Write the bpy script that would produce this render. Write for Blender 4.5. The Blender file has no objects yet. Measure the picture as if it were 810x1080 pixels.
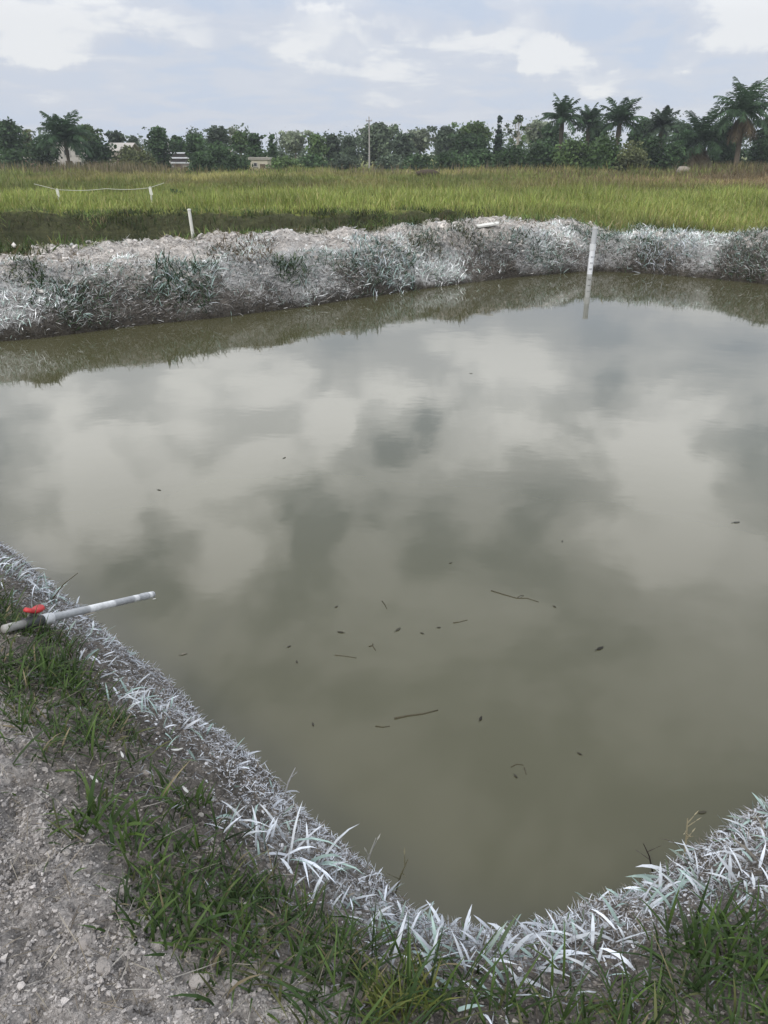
import bpy, math, random
import numpy as np
from mathutils import Vector, Matrix

scene = bpy.context.scene
COL = scene.collection
R = math.radians
rng = np.random.default_rng(11)

# ------------------------------------------------------------------ camera
CAM_Z = 2.5
PITCH = R(25.3)
FPX, CX, CY = 800.0, 405.0, 540.0
cam_d = bpy.data.cameras.new("camera")
cam = bpy.data.objects.new("camera", cam_d); COL.objects.link(cam)
cam.location = (0, 0, CAM_Z)
cam.rotation_euler = (R(90) - PITCH, 0, 0)
cam_d.sensor_fit = 'VERTICAL'
cam_d.angle_y = 2 * math.atan(CY / FPX)
cam_d.clip_start = 0.05
cam_d.clip_end = 6000
scene.camera = cam
scene.render.resolution_x = 768
scene.render.resolution_y = 1024

def ray(px, py):
    u, v = (px - CX) / FPX, (CY - py) / FPX
    c, s = math.cos(PITCH), math.sin(PITCH)
    return np.array([u, c + v * s, -s + v * c])

def onz(px, py, z=0.0):
    r = ray(px, py)
    t = (z - CAM_Z) / r[2]
    return np.array([r[0] * t, r[1] * t])

def at(px, py, Y):
    r = ray(px, py)
    t = Y / r[1]
    return r[0] * t, CAM_Z + r[2] * t

# ------------------------------------------------------------------ world / sky
SUN_EL, SUN_AZ = R(44), R(212)      # azimuth clockwise from +Y: behind the camera, to the left
w = bpy.data.worlds.new("World"); scene.world = w; w.use_nodes = True
nt = w.node_tree; N = nt.nodes; Lk = nt.links
for n in list(N): N.remove(n)

def node(tree, typ, **kw):
    n = tree.nodes.new(typ)
    for k, v in kw.items():
        if k.startswith("i_"):
            key = k[2:]
            key = int(key) if key.isdigit() else key
            n.inputs[key].default_value = v
        else:
            setattr(n, k, v)
    return n

def math_n(tree, op, a, b=None, c=None, clamp=False):
    n = tree.nodes.new("ShaderNodeMath"); n.operation = op; n.use_clamp = clamp
    for i, x in enumerate((a, b, c)):
        if x is None: continue
        if isinstance(x, (int, float)): n.inputs[i].default_value = x
        else: tree.links.new(x, n.inputs[i])
    return n.outputs[0]

def mixc(tree, fac, a, b, mode='MIX'):
    n = tree.nodes.new("ShaderNodeMix"); n.data_type = 'RGBA'; n.blend_type = mode
    n.clamp_factor = True
    for i, x in ((0, fac), (6, a), (7, b)):
        if isinstance(x, (int, float)): n.inputs[i].default_value = x
        elif isinstance(x, tuple): n.inputs[i].default_value = (*x, 1) if len(x) == 3 else x
        else: tree.links.new(x, n.inputs[i])
    return n.outputs[2]

def ramp(tree, x, lo, hi):
    n = tree.nodes.new("ShaderNodeMapRange"); n.interpolation_type = 'SMOOTHSTEP'
    n.inputs[1].default_value = lo; n.inputs[2].default_value = hi
    tree.links.new(x, n.inputs[0])
    return n.outputs[0]

sky = node(nt, "ShaderNodeTexSky", sky_type='NISHITA', sun_disc=False, sun_elevation=SUN_EL,
           sun_rotation=SUN_AZ, air_density=1.0, dust_density=2.0, ozone_density=1.0)
tc = node(nt, "ShaderNodeTexCoord")
dirv = tc.outputs['Generated']
# warp the direction a little so that cloud edges are ragged
wn = node(nt, "ShaderNodeTexNoise", i_Scale=8.0, i_Detail=6.0, i_Roughness=0.62)
Lk.new(dirv, wn.inputs['Vector'])
ws = node(nt, "ShaderNodeVectorMath", operation='SUBTRACT'); Lk.new(wn.outputs['Color'], ws.inputs[0]); ws.inputs[1].default_value = (.5, .5, .5)
wm = node(nt, "ShaderNodeVectorMath", operation='SCALE'); Lk.new(ws.outputs[0], wm.inputs[0]); wm.inputs['Scale'].default_value = 0.11
wa = node(nt, "ShaderNodeVectorMath", operation='ADD'); Lk.new(dirv, wa.inputs[0]); Lk.new(wm.outputs[0], wa.inputs[1])
wnrm = node(nt, "ShaderNodeVectorMath", operation='NORMALIZE'); Lk.new(wa.outputs[0], wnrm.inputs[0])
wdir = wnrm.outputs[0]
# layered cloud deck, seen in perspective
sp = node(nt, "ShaderNodeSeparateXYZ"); Lk.new(dirv, sp.inputs[0])
zz = math_n(nt, 'ADD', math_n(nt, 'MAXIMUM', sp.outputs[2], 0.0), 0.16)
cb = node(nt, "ShaderNodeCombineXYZ")
Lk.new(math_n(nt, 'DIVIDE', sp.outputs[0], zz), cb.inputs[0]); Lk.new(math_n(nt, 'DIVIDE', sp.outputs[1], zz), cb.inputs[1])
cn = node(nt, "ShaderNodeTexNoise", i_Scale=2.3, i_Detail=7.0, i_Roughness=0.58, i_Distortion=0.3)
Lk.new(cb.outputs[0], cn.inputs['Vector'])
deck = ramp(nt, cn.outputs['Fac'], 0.40, 0.62)
# single clouds: (pixel of the sky itself, or of its mirror image in the pond; radius in degrees; gain)
def sky_dir(px, py):
    r = ray(px, py); r = r / np.linalg.norm(r); r[2] = abs(r[2]); return r
BLOBS = [  # px, py, radius deg, amount
    (130, 440, 7.0, .30), (20, 445, 6.0, .26), (270, 425, 6, .25), (390, 428, 4.0, .38), (350, 450, 2.6, .25), (440, 380, 4, .3),
    (70, 540, 5.0, .45), (140, 520, 5, .25), (240, 560, 5.0, .32), (235, 598, 3.0, .30), (470, 520, 5, .12), (380, 600, 4, .2),
    (700, 465, 5.5, .42), (740, 370, 7, .45), (560, 440, 6, .25), (690, 480, 3, .2),
    (650, 610, 4, .15), (770, 590, 6, .18), (550, 360, 5, .2),
    (40, 12, 3.0, .40), (75, 30, 2.0, .25), (10, 30, 2.2, .3), (182, 38, 1.7, .40), (300, 30, 2.0, .35), (335, 40, 2.2, .35), (405, 24, 1.2, .35), (370, 45, 2.5, .2),
    (560, 40, 1.7, .35), (576, 56, 1.2, .45), (600, 70, 1.8, .3), (630, 78, 1.3, .3), (520, 30, 2.0, .25), (730, 50, 1.2, .45), (440, 82, 3, .22), (785, 8, 2.2, .3), (60, 85, 3, .18), (490, 60, 1.5, .25), (655, 18, 1.8, .2),
    (270, 470, 9, .20), (560, 470, 9, .22), (680, 540, 6, .20), (420, 490, 7, .15),
    (30, 500, 4.0, -.50), (425, 450, 3.2, -.42), (450, 440, 2, -.2), (720, 405, 6, -.38), (620, 400, 4, -.2), (790, 410, 5, -.2),
    (400, 560, 6.5, -.26), (300, 610, 5, -.16), (500, 570, 6, -.18), (150, 590, 5, -.3), (600, 510, 5, -.25), (330, 540, 3, -.35),
    (455, 8, 2.5, -.4), (690, 28, 2.2, -.35), (620, 22, 1.5, -.2), (250, 10, 3, -.2), (190, 110, 4, -.1),
]
acc = None
sq = node(nt, "ShaderNodeVectorMath", operation='MULTIPLY'); Lk.new(wdir, sq.inputs[0]); sq.inputs[1].default_value = (1, 1, 2.3)
sqn = node(nt, "ShaderNodeVectorMath", operation='NORMALIZE'); Lk.new(sq.outputs[0], sqn.inputs[0])
for px, py, rad, g in BLOBS:
    d = sky_dir(px, py); low = py < 130
    if low: d = d * np.array([1, 1, 2.3]); d /= np.linalg.norm(d); rad = rad * 1.9; g = g * .8
    dp = node(nt, "ShaderNodeVectorMath", operation='DOT_PRODUCT'); Lk.new(sqn.outputs[0] if low else wdir, dp.inputs[0]); dp.inputs[1].default_value = tuple(d)
    f = ramp(nt, dp.outputs['Value'], math.cos(R(rad * 1.12)), math.cos(R(rad * 0.5)))
    f = math_n(nt, 'MULTIPLY', f, g)
    acc = f if acc is None else math_n(nt, 'ADD', acc, f)
dens = math_n(nt, 'ADD', math_n(nt, 'MULTIPLY', deck, 0.42), acc)
dens = math_n(nt, 'ADD', dens, 0.17, clamp=True)
horizon = ramp(nt, sp.outputs[2], 0.12, 0.34)
veil = mixc(nt, horizon, (0.515, 0.58, 0.70), (0.70, 0.79, 0.91))
cloud = mixc(nt, horizon, (0.76, 0.77, 0.79), (2.3, 2.3, 2.3))
grey = mixc(nt, horizon, (0.575, 0.61, 0.69), (1.40, 1.44, 1.50))
c1 = mixc(nt, ramp(nt, dens, 0.0, 0.5), veil, grey)
c2 = mixc(nt, ramp(nt, dens, 0.45, 1.0), c1, cloud)
bg1 = node(nt, "ShaderNodeBackground", i_Strength=0.09); Lk.new(sky.outputs[0], bg1.inputs[0])
bg2 = node(nt, "ShaderNodeBackground", i_Strength=1.0); Lk.new(c2, bg2.inputs[0])
ms = node(nt, "ShaderNodeMixShader", i_Fac=0.90); Lk.new(bg1.outputs[0], ms.inputs[1]); Lk.new(bg2.outputs[0], ms.inputs[2])
wo = node(nt, "ShaderNodeOutputWorld"); Lk.new(ms.outputs[0], wo.inputs[0])
w.cycles.sampling_method = 'MANUAL'; w.cycles.sample_map_resolution = 512

# ------------------------------------------------------------------ sun, exposure
sd = bpy.data.lights.new("sun", 'SUN'); sd.energy = 1.5; sd.angle = R(11); sd.color = (1.0, 0.95, 0.87)
so = bpy.data.objects.new("sun", sd); COL.objects.link(so)
sv = Vector((math.sin(SUN_AZ) * math.cos(SUN_EL), math.cos(SUN_AZ) * math.cos(SUN_EL), math.sin(SUN_EL)))
so.rotation_euler = sv.to_track_quat('Z', 'Y').to_euler()
so.location = sv * 60
vs = scene.view_settings
vs.view_transform = 'Standard'; vs.look = 'None'; vs.gamma = 1; vs.use_curve_mapping = False
vs.exposure = 0.2
scene.cycles.max_bounces = 6; scene.cycles.diffuse_bounces = 3; scene.cycles.glossy_bounces = 3
scene.cycles.transmission_bounces = 2; scene.cycles.volume_bounces = 0
scene.cycles.use_denoising = True

# ------------------------------------------------------------------ helpers
def tag(o, label=None, cat=None, group=None, kind=None):
    if label: o['label'] = label
    if cat: o['category'] = cat
    if group: o['group'] = group
    if kind: o['kind'] = kind
    return o

def empty(name, loc, label, cat, group=None, rz=0.0):
    o = bpy.data.objects.new(name, None); COL.objects.link(o)
    o.location = loc; o.rotation_euler = (0, 0, rz); o.empty_display_size = .2
    return tag(o, label, cat, group)

def mesh_np(name, V, quads=None, tris=None, col=None, mat=None, smooth=False, parent=None, loc=None):
    """one mesh object from numpy arrays"""
    me = bpy.data.meshes.new(name)
    V = np.asarray(V, dtype=np.float32)
    q = np.zeros((0, 4), np.int32) if quads is None else np.asarray(quads, np.int32)
    t = np.zeros((0, 3), np.int32) if tris is None else np.asarray(tris, np.int32)
    me.vertices.add(len(V)); me.vertices.foreach_set('co', V.ravel())
    idx = np.concatenate([q.ravel(), t.ravel()]).astype(np.int32)
    me.loops.add(len(idx)); me.loops.foreach_set('vertex_index', idx)
    nq, ntr = len(q), len(t)
    ls = np.concatenate([np.arange(nq) * 4, nq * 4 + np.arange(ntr) * 3]).astype(np.int32)
    me.polygons.add(nq + ntr)
    me.polygons.foreach_set('loop_start', ls)
    me.polygons.foreach_set('use_smooth', np.full(nq + ntr, smooth, dtype=bool))
    if col is not None:
        a = me.attributes.new('col', 'FLOAT_COLOR', 'POINT')
        c4 = np.ones((len(V), 4), np.float32); c4[:, :3] = col
        a.data.foreach_set('color', c4.ravel())
    me.update(calc_edges=True); me.validate()
    o = bpy.data.objects.new(name, me); COL.objects.link(o)
    if mat: me.materials.append(mat)
    if parent: o.parent = parent
    if loc is not None: o.location = loc
    return o

class MB:
    """collects boxes, tubes and cards into one mesh"""
    def __init__(s): s.V = []; s.Q = []; s.T = []; s.C = []; s.n = 0
    def add(s, V, Q=None, T=None, C=(.5, .5, .5)):
        V = np.asarray(V, float).reshape(-1, 3)
        s.V.append(V)
        C = np.asarray(C, float)
        s.C.append(np.broadcast_to(C, (len(V), 3)) if C.ndim == 1 else C)
        if Q is not None and len(Q): s.Q.append(np.asarray(Q) + s.n)
        if T is not None and len(T): s.T.append(np.asarray(T) + s.n)
        s.n += len(V)
    def box(s, c, size, rz=0.0, C=(.5, .5, .5), taper=1.0):
        hx, hy, hz = np.array(size) / 2
        v = np.array([[-hx, -hy, -hz], [hx, -hy, -hz], [hx, hy, -hz], [-hx, hy, -hz],
                      [-hx * taper, -hy * taper, hz], [hx * taper, -hy * taper, hz], [hx * taper, hy * taper, hz], [-hx * taper, hy * taper, hz]])
        ca, sa = math.cos(rz), math.sin(rz)
        v = np.stack([v[:, 0] * ca - v[:, 1] * sa, v[:, 0] * sa + v[:, 1] * ca, v[:, 2]], 1) + np.array(c)
        s.add(v, [[0, 3, 2, 1], [4, 5, 6, 7], [0, 1, 5, 4], [1, 2, 6, 5], [2, 3, 7, 6], [3, 0, 4, 7]], None, C)
    def tube(s, P, rad, n=8, C=(.5, .5, .5), cap=True):
        P = np.asarray(P, float); m = len(P)
        rad = np.broadcast_to(np.asarray(rad, float), (m,))
        T = np.gradient(P, axis=0); T /= np.linalg.norm(T, axis=1)[:, None] + 1e-9
        up = np.array([0, 0, 1.0]) if abs(T[0, 2]) < .9 else np.array([1.0, 0, 0])
        A = np.cross(T, up); A /= np.linalg.norm(A, axis=1)[:, None] + 1e-9
        B = np.cross(T, A)
        th = np.linspace(0, 2 * np.pi, n, endpoint=False)
        V = P[:, None] + rad[:, None, None] * (A[:, None] * np.cos(th)[None, :, None] + B[:, None] * np.sin(th)[None, :, None])
        Q = []
        for i in range(m - 1):
            for j in range(n):
                k = (j + 1) % n
                Q.append([i * n + j, i * n + k, (i + 1) * n + k, (i + 1) * n + j])
        V = V.reshape(-1, 3); Tt = []
        if cap:
            V = np.concatenate([V, P[:1], P[-1:]]); c0 = m * n; c1_ = c0 + 1
            for j in range(n):
                k = (j + 1) % n
                Tt += [[c0, k, j], [c1_, (m - 1) * n + j, (m - 1) * n + k]]
        C = np.asarray(C, float)
        if C.ndim == 2: C = np.concatenate([np.repeat(C, n, 0)] + ([C[:1], C[-1:]] if cap else []))
        s.add(V, Q, Tt, C)
    def build(s, name, mat, parent=None, smooth=False, loc=None):
        V = np.concatenate(s.V)
        return mesh_np(name, V, np.concatenate(s.Q) if s.Q else None, np.concatenate(s.T) if s.T else None,
                       np.concatenate(s.C), mat, smooth, parent, loc)

def sstep(a, b, x):
    t = np.clip((x - a) / (b - a), 0, 1); return t * t * (3 - 2 * t)

def _h(ix, iy, seed):
    n = (ix.astype(np.int64) * 374761393 + iy.astype(np.int64) * 668265263 + seed * 974711) & 0xffffffff
    n = ((n ^ (n >> 13)) * 1274126177) & 0xffffffff
    n = (n ^ (n >> 16)) & 0xffffffff
    return n.astype(np.float64) / 4294967295.0

def vnoise(x, y, f, seed=0):
    x = np.asarray(x, float) * f + 1000.3; y = np.asarray(y, float) * f + 1000.7
    ix, iy = np.floor(x), np.floor(y); fx, fy = x - ix, y - iy
    fx = fx * fx * (3 - 2 * fx); fy = fy * fy * (3 - 2 * fy)
    a, b = _h(ix, iy, seed), _h(ix + 1, iy, seed); c, d = _h(ix, iy + 1, seed), _h(ix + 1, iy + 1, seed)
    return (a + (b - a) * fx) * (1 - fy) + (c + (d - c) * fx) * fy

def fbm(x, y, f, seed=0, octv=4, gain=.5):
    s = 0; a = 1; t = 0
    for i in range(octv):
        s = s + a * vnoise(x, y, f * 2 ** i, seed + i * 17); t += a; a *= gain
    return s / t

# ------------------------------------------------------------------ pond outline (metres, water at z = 0)
far_px = [(0, 360), (40, 357), (80, 352), (150, 343), (233, 335), (270, 330), (320, 324), (370, 316), (437, 306), (490, 299), (540, 293), (585, 289),
          (622, 286), (655, 287), (690, 289), (740, 293), (810, 300)]
near_px = [(810, 852), (780, 872), (747, 893), (715, 915), (690, 926), (660, 950), (637, 960), (600, 966), (579, 979), (545, 987), (516, 991),
           (480, 984), (450, 973), (432, 958), (413, 938), (385, 915), (360, 893), (333, 873), (308, 845), (283, 820), (255, 800), (233, 787), (215, 765), (200, 747),
           (175, 727), (150, 710), (125, 688), (100, 667), (67, 637), (40, 612), (12, 594)]
poly = [onz(*p) for p in far_px]
dr = poly[-1] - poly[-4]; dr /= np.linalg.norm(dr)
p0 = onz(810, 852); dn = p0 - onz(637, 960); dn /= np.linalg.norm(dn)
# right-hand corner, outside the frame
A_ = np.array([dr, -dn]).T; s_, t_ = np.linalg.solve(A_, p0 - poly[-1]); corner_r = poly[-1] + dr * s_
if s_ < 0 or t_ < 0: corner_r = poly[-1] + dr * 14
near = [onz(px_, py_ + 15 * math.exp(-((px_ - 470) / 190) ** 2)) for px_, py_ in near_px]
dl = near[-1] - near[-8]; dl /= np.linalg.norm(dl)
df = poly[0] - poly[5]; df /= np.linalg.norm(df)
A_ = np.array([dl, -df]).T; s_, t_ = np.linalg.solve(A_, poly[0] - near[-1]); corner_l = near[-1] + dl * s_
POLY = np.array(poly + [corner_r] + near + [corner_l])

def pdist(x, y):
    """signed distance to the pond edge, positive on land"""
    x = np.asarray(x, float); y = np.asarray(y, float)
    best = np.full(x.shape, 1e9); inside = np.zeros(x.shape, bool)
    n = len(POLY)
    for i in range(n):
        a, b = POLY[i], POLY[(i + 1) % n]
        ex, ey = b - a
        wx, wy = x - a[0], y - a[1]
        t = np.clip((wx * ex + wy * ey) / (ex * ex + ey * ey), 0, 1)
        best = np.minimum(best, (wx - ex * t) ** 2 + (wy - ey * t) ** 2)
        cond = (a[1] <= y) != (b[1] <= y)
        with np.errstate(divide='ignore', invalid='ignore'):
            xi = a[0] + (y - a[1]) * ex / (ey if ey != 0 else 1e-9)
        inside ^= cond & (x < xi)
    d = np.sqrt(best)
    return np.where(inside, -d, d)

def nearside(x, y):
    return sstep(1.0, -1.0, y - (corner_l[1] + (x - corner_l[0]) * (corner_r[1] - corner_l[1]) / (corner_r[0] - corner_l[0])))

POST_X = poly[12][0]
FIELD = 0.50
def terrain(x, y, d=None, rough=True):
    x = np.asarray(x, float); y = np.asarray(y, float)
    if d is None: d = pdist(x, y)
    nr = nearside(x, y)
    dd = d + (fbm(x, y, 2.2, 3, 3) - .5) * .10 * sstep(.05, .5, np.abs(d))
    right = sstep(POST_X - 2.5, POST_X + 1.5, x)
    top_far = (.86 - .06 * right) + (fbm(x, y, .5, 8, 3) - .5) * .22
    top_near = .90 + (fbm(x, y, .9, 9, 3) - .5) * .10
    top = top_near * nr + top_far * (1 - nr)
    wid = 1.0 * nr + (1.25 - .2 * right) * (1 - nr)
    t = np.clip(dd / wid, 0, 1)
    rise = top * (.10 * sstep(0, .06, dd) + .90 * (t * (1.6 - .6 * t)))
    crest_w = 3.2 * (1 - right) + 1.5 * right
    drop = sstep(0, 1.8, dd - crest_w) * (1 - nr)
    basin = sstep(4.4, 5.8, dd) * sstep(29.6, 28.2, y) * sstep(5, 2.0, x) * (1 - nr)
    lev = FIELD + (fbm(x, y, .12, 21, 3) - .5) * .16
    lev = lev * (1 - basin) + basin * np.where(x < 0, -.40 + .36 * sstep(-7.0, -4.5, x), -.04)
    land = rise * (1 - drop) + lev * drop
    z = np.where(dd > 0, land, np.maximum(-.02 + dd * .75, -.9))
    if rough:
        dist = np.hypot(x, y)
        dry = sstep(.75, 1.1, d)
        lump = (fbm(x, y, 3.2, 31, 4) - .5) * .07 + (np.abs(fbm(x, y, 7.0, 35, 3) - .5)) * .09 + (1 - nr) * ((fbm(x, y, 1.5, 37, 4) - .5) * .46 + np.abs(fbm(x, y, 4.0, 39, 3) - .5) * .16)
        fine = ((fbm(x, y, 22.0, 41, 3, .6) - .5) * .050 + (.25 - np.abs(fbm(x, y, 11.0, 43, 4, .6) - .5)) * .10) * sstep(14, 5, dist)
        lump = lump + nr * (np.abs(fbm(x, y, 5.0, 47, 3) - .5) - .12) * .10
        z = z + (lump + fine) * np.where(d > 0, (.45 + .55 * dry), .15) * sstep(60, 25, dist) * sstep(.0, .25, d + .1)
    return z

def hit(px, py, extra=0.0):
    """where the line of sight through a point of the photograph meets the land"""
    r = ray(px, py); t = np.linspace(.8, 160, 9000) if True else None
    t = np.geomspace(.8, 400, 5000)
    X, Y, Z = r[0] * t, r[1] * t, CAM_Z + r[2] * t
    g = np.maximum(terrain(X, Y), 0) + extra
    k = np.argmax(Z < g)
    return np.array([X[k], Y[k], g[k] - extra])

# ------------------------------------------------------------------ materials
def new_mat(name):
    m = bpy.data.materials.new(name); m.use_nodes = True
    t = m.node_tree; b = t.nodes['Principled BSDF']
    return m, t, b

def attr_mat(name, rough=.6, spec=.3, bump=0.0, bscale=40, transl=0.0, var=0.0, vscale=8):
    m, t, b = new_mat(name)
    a = node(t, "ShaderNodeAttribute", attribute_name='col')
    c = a.outputs['Color']
    if var:
        n = node(t, "ShaderNodeTexNoise", i_Scale=vscale, i_Detail=5.0)
        g = node(t, "ShaderNodeNewGeometry"); t.links.new(g.outputs['Position'], n.inputs['Vector'])
        k = math_n(t, 'MULTIPLY_ADD', n.outputs['Fac'], var * 2, 1 - var)
        cc = node(t, "ShaderNodeVectorMath", operation='SCALE'); t.links.new(c, cc.inputs[0]); t.links.new(k, cc.inputs['Scale'])
        c = cc.outputs[0]
    t.links.new(c, b.inputs['Base Color'])
    b.inputs['Roughness'].default_value = rough; b.inputs['Specular IOR Level'].default_value = spec
    if bump:
        n = node(t, "ShaderNodeTexNoise", i_Scale=bscale, i_Detail=4.0)
        g = node(t, "ShaderNodeNewGeometry"); t.links.new(g.outputs['Position'], n.inputs['Vector'])
        bp = node(t, "ShaderNodeBump", i_Strength=bump, i_Distance=.02); t.links.new(n.outputs['Fac'], bp.inputs['Height'])
        t.links.new(bp.outputs[0], b.inputs['Normal'])
    if transl:
        tr = node(t, "ShaderNodeBsdfTranslucent"); t.links.new(c, tr.inputs[0])
        mx = node(t, "ShaderNodeMixShader", i_Fac=transl)
        t.links.new(b.outputs[0], mx.inputs[1]); t.links.new(tr.outputs[0], mx.inputs[2])
        t.links.new(mx.outputs[0], t.nodes['Material Output'].inputs[0])
    return m

M_leaf = attr_mat("leaf", .55, .25, transl=.30)
M_crown = attr_mat("crown_leaf", .6, .2, transl=.30)
M_lime = attr_mat("limed_leaf", .8, .15, transl=.15, var=.22, vscale=60)
M_bark = attr_mat("bark", .9, .1, bump=.5, bscale=9, var=.25, vscale=5)
M_solid = attr_mat("weathered_paint", .7, .25, bump=.12, bscale=30, var=.16, vscale=4)
M_clod = attr_mat("clay_clod", .95, .08, bump=.8, bscale=70, var=.25, vscale=40)
M_plastic = attr_mat("plastic", .5, .4, bump=.1, bscale=90, var=.38, vscale=45)

# ground: col = base soil colour, masks = (lime, dark matted litter, wet)
def ground_mat():
    m, t, b = new_mat("ground_soil")
    a = node(t, "ShaderNodeAttribute", attribute_name='col')
    k = node(t, "ShaderNodeAttribute", attribute_name='mask')
    g = node(t, "ShaderNodeNewGeometry")
    sx = node(t, "ShaderNodeSeparateColor"); t.links.new(k.outputs['Color'], sx.inputs[0])
    def nz(scale, det=5.0, rgh=.6, dist=0.0):
        n = node(t, "ShaderNodeTexNoise", i_Scale=scale, i_Detail=det, i_Roughness=rgh, i_Distortion=dist)
        t.links.new(g.outputs['Position'], n.inputs['Vector']); return n.outputs['Fac']
    n1, n2, n3 = nz(5.5), nz(34, 6, .7), nz(120, 3, .6)
    vo = node(t, "ShaderNodeTexVoronoi", i_Scale=26.0); t.links.new(g.outputs['Position'], vo.inputs['Vector'])
    v = math_n(t, 'ADD', math_n(t, 'MULTIPLY', n1, .8), math_n(t, 'MULTIPLY', n2, .9))
    v = math_n(t, 'ADD', v, math_n(t, 'MULTIPLY', n3, .5))       # mean about 1.1
    v = math_n(t, 'POWER', math_n(t, 'MULTIPLY', v, .93), 3.2)
    sc = node(t, "ShaderNodeVectorMath", operation='SCALE'); t.links.new(a.outputs['Color'], sc.inputs[0]); t.links.new(v, sc.inputs['Scale'])
    # lime dust lies in flecks: more of it where the mask is high
    fl = nz(48, 4, .75, .6); fl2 = nz(9, 3, .6)
    f = math_n(t, 'ADD', math_n(t, 'MULTIPLY', fl, .75), math_n(t, 'MULTIPLY', fl2, .45))
    f = math_n(t, 'ADD', f, math_n(t, 'MULTIPLY', sx.outputs[0], .5))
    lf = ramp(t, f, .84, 1.02)
    lf = math_n(t, 'MULTIPLY', lf, math_n(t, 'MINIMUM', math_n(t, 'MULTIPLY', sx.outputs[0], 2.5), .92))
    c = mixc(t, lf, sc.outputs[0], (.46, .455, .45))
    c = mixc(t, math_n(t, 'MULTIPLY', sx.outputs[2], .8), c, (.035, .03, .024))
    t.links.new(c, b.inputs['Base Color'])
    rr = math_n(t, 'SUBTRACT', .95, math_n(t, 'MULTIPLY', sx.outputs[2], .5)); t.links.new(rr, b.inputs['Roughness'])
    b.inputs['Specular IOR Level'].default_value = .15
    h = math_n(t, 'ADD', math_n(t, 'MULTIPLY', n2, .7), math_n(t, 'MULTIPLY', n3, .35))
    h = math_n(t, 'ADD', h, math_n(t, 'MULTIPLY', vo.outputs['Distance'], .5))
    bp = node(t, "ShaderNodeBump", i_Strength=1.0, i_Distance=.06); t.links.new(h, bp.inputs['Height'])
    t.links.new(bp.outputs[0], b.inputs['Normal'])
    return m
M_ground = ground_mat()

def water_mat(name, mud, mud2, wob=.012, ior=1.50):
    m, t, b = new_mat(name)
    g = node(t, "ShaderNodeNewGeometry")
    def nz(scale, det, sx_=1.0, dist=0.0):
        mp = node(t, "ShaderNodeMapping"); mp.inputs['Scale'].default_value = (sx_, 1, 1); t.links.new(g.outputs['Position'], mp.inputs[0])
        n = node(t, "ShaderNodeTexNoise", i_Scale=scale, i_Detail=det, i_Distortion=dist); t.links.new(mp.outputs[0], n.inputs['Vector']); return n.outputs['Fac']
    c = mixc(t, ramp(t, nz(.35, 4, 1, .5), .35, .68), mud, mud2)
    t.links.new(c, b.inputs['Base Color'])
    b.inputs['Roughness'].default_value = .035
    b.inputs['IOR'].default_value = ior
    h = math_n(t, 'ADD', math_n(t, 'MULTIPLY', nz(3.0, 2, .8), .6), math_n(t, 'MULTIPLY', nz(14.0, 2, .6), .10))
    bp = node(t, "ShaderNodeBump", i_Strength=1.0, i_Distance=wob*.11); t.links.new(h, bp.inputs['Height'])
    t.links.new(bp.outputs[0], b.inputs['Normal'])
    return m
M_water = water_mat("muddy_water", (.061, .058, .029), (.071, .068, .036))
M_ditch = water_mat("ditch_water", (.03, .035, .016), (.045, .045, .025), .01)

# ------------------------------------------------------------------ ground sheet
def axis(parts):
    out = []
    for a, b, s in parts:
        out.append(np.arange(a, b, s))
    return np.concatenate(out)
def far_axis(a, b, n): return np.geomspace(a, b, n)
xs = np.concatenate([-far_axis(24, 1800, 40)[::-1], axis([(-23.8, -6, .15), (-6, -2.3, .05), (-2.3, 2.3, .012), (2.3, 6, .05), (6, 24, .15)]), far_axis(24, 1800, 40)])
ys = np.concatenate([-far_axis(3, 600, 14)[::-1], axis([(-2.8, .3, .15), (.3, 3.3, .012), (3.3, 6, .05), (6, 12, .12), (12, 22, .08), (22, 34, .25), (34, 120, 2.0)]), far_axis(120, 2400, 30)])
GX, GY = np.meshgrid(xs, ys)
gx, gy = GX.ravel(), GY.ravel()
gd = pdist(gx, gy)
gz = terrain(gx, gy, gd)
nr = nearside(gx, gy)
# clay / grassy zones on the near bank
def zones(x, y, d):
    nr_ = nearside(x, y)
    corner = near[10]
    # signed offset right of the line that runs out of the pond corner towards the camera
    rgt = sstep(-.02, .16, (x - (corner[0] - .36)) + (y - corner[1]) * -.28 + (fbm(x, y, 3, 77, 3) - .5) * .22)
    wob = (fbm(x, y, 1.6, 71, 3) - .5) * .50
    clay = sstep(-.10, .10, d - .86 + wob) * nr_ * (1 - rgt)
    return nr_, rgt, clay, wob
nr_, rgt, clay, wob = zones(gx, gy, gd)
n1 = fbm(gx, gy, 1.2, 51, 4)[:, None]; n2 = fbm(gx, gy, .07, 52, 3)[:, None]
soil = np.array([.100, .090, .080]) * (1 + .55 * nr_[:, None]) * (.7 + .6 * n1)
clayc = np.array([.335, .312, .298]) * (.75 + .5 * n1)
clayf = np.array([.46, .425, .395]) * (.7 + .6 * n1)
field = np.array([.14, .155, .04]) * (.7 + .6 * n2)
far_ = 1 - nr_
right = sstep(POST_X - 2.5, POST_X + 1.5, gx)
crest_w = 3.2 * (1 - right) + 1.5 * right
c = soil * np.ones((len(gx), 1))
c = c * (1 - clay[:, None]) + clayc * clay[:, None]
bank_top = sstep(.35, .95, gd + (n1[:, 0] - .5) * .5) * far_
c = c * (1 - bank_top[:, None]) + clayf * bank_top[:, None]
fm = (sstep(-.4, .6, gd - crest_w) * far_)[:, None]
c = c * (1 - fm) + field * fm
ditch_dark = (fm[:, 0] * sstep(29.9, 29.4, gy) * sstep(6, 2.5, gx))[:, None]  # ground colour made darker along the ditch
c = c * (1 - ditch_dark) + np.array([.05, .052, .024]) * (.6 + .8 * n1) * ditch_dark
c = np.where((gd < 0)[:, None], np.array([.06, .052, .035]), c)
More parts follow.
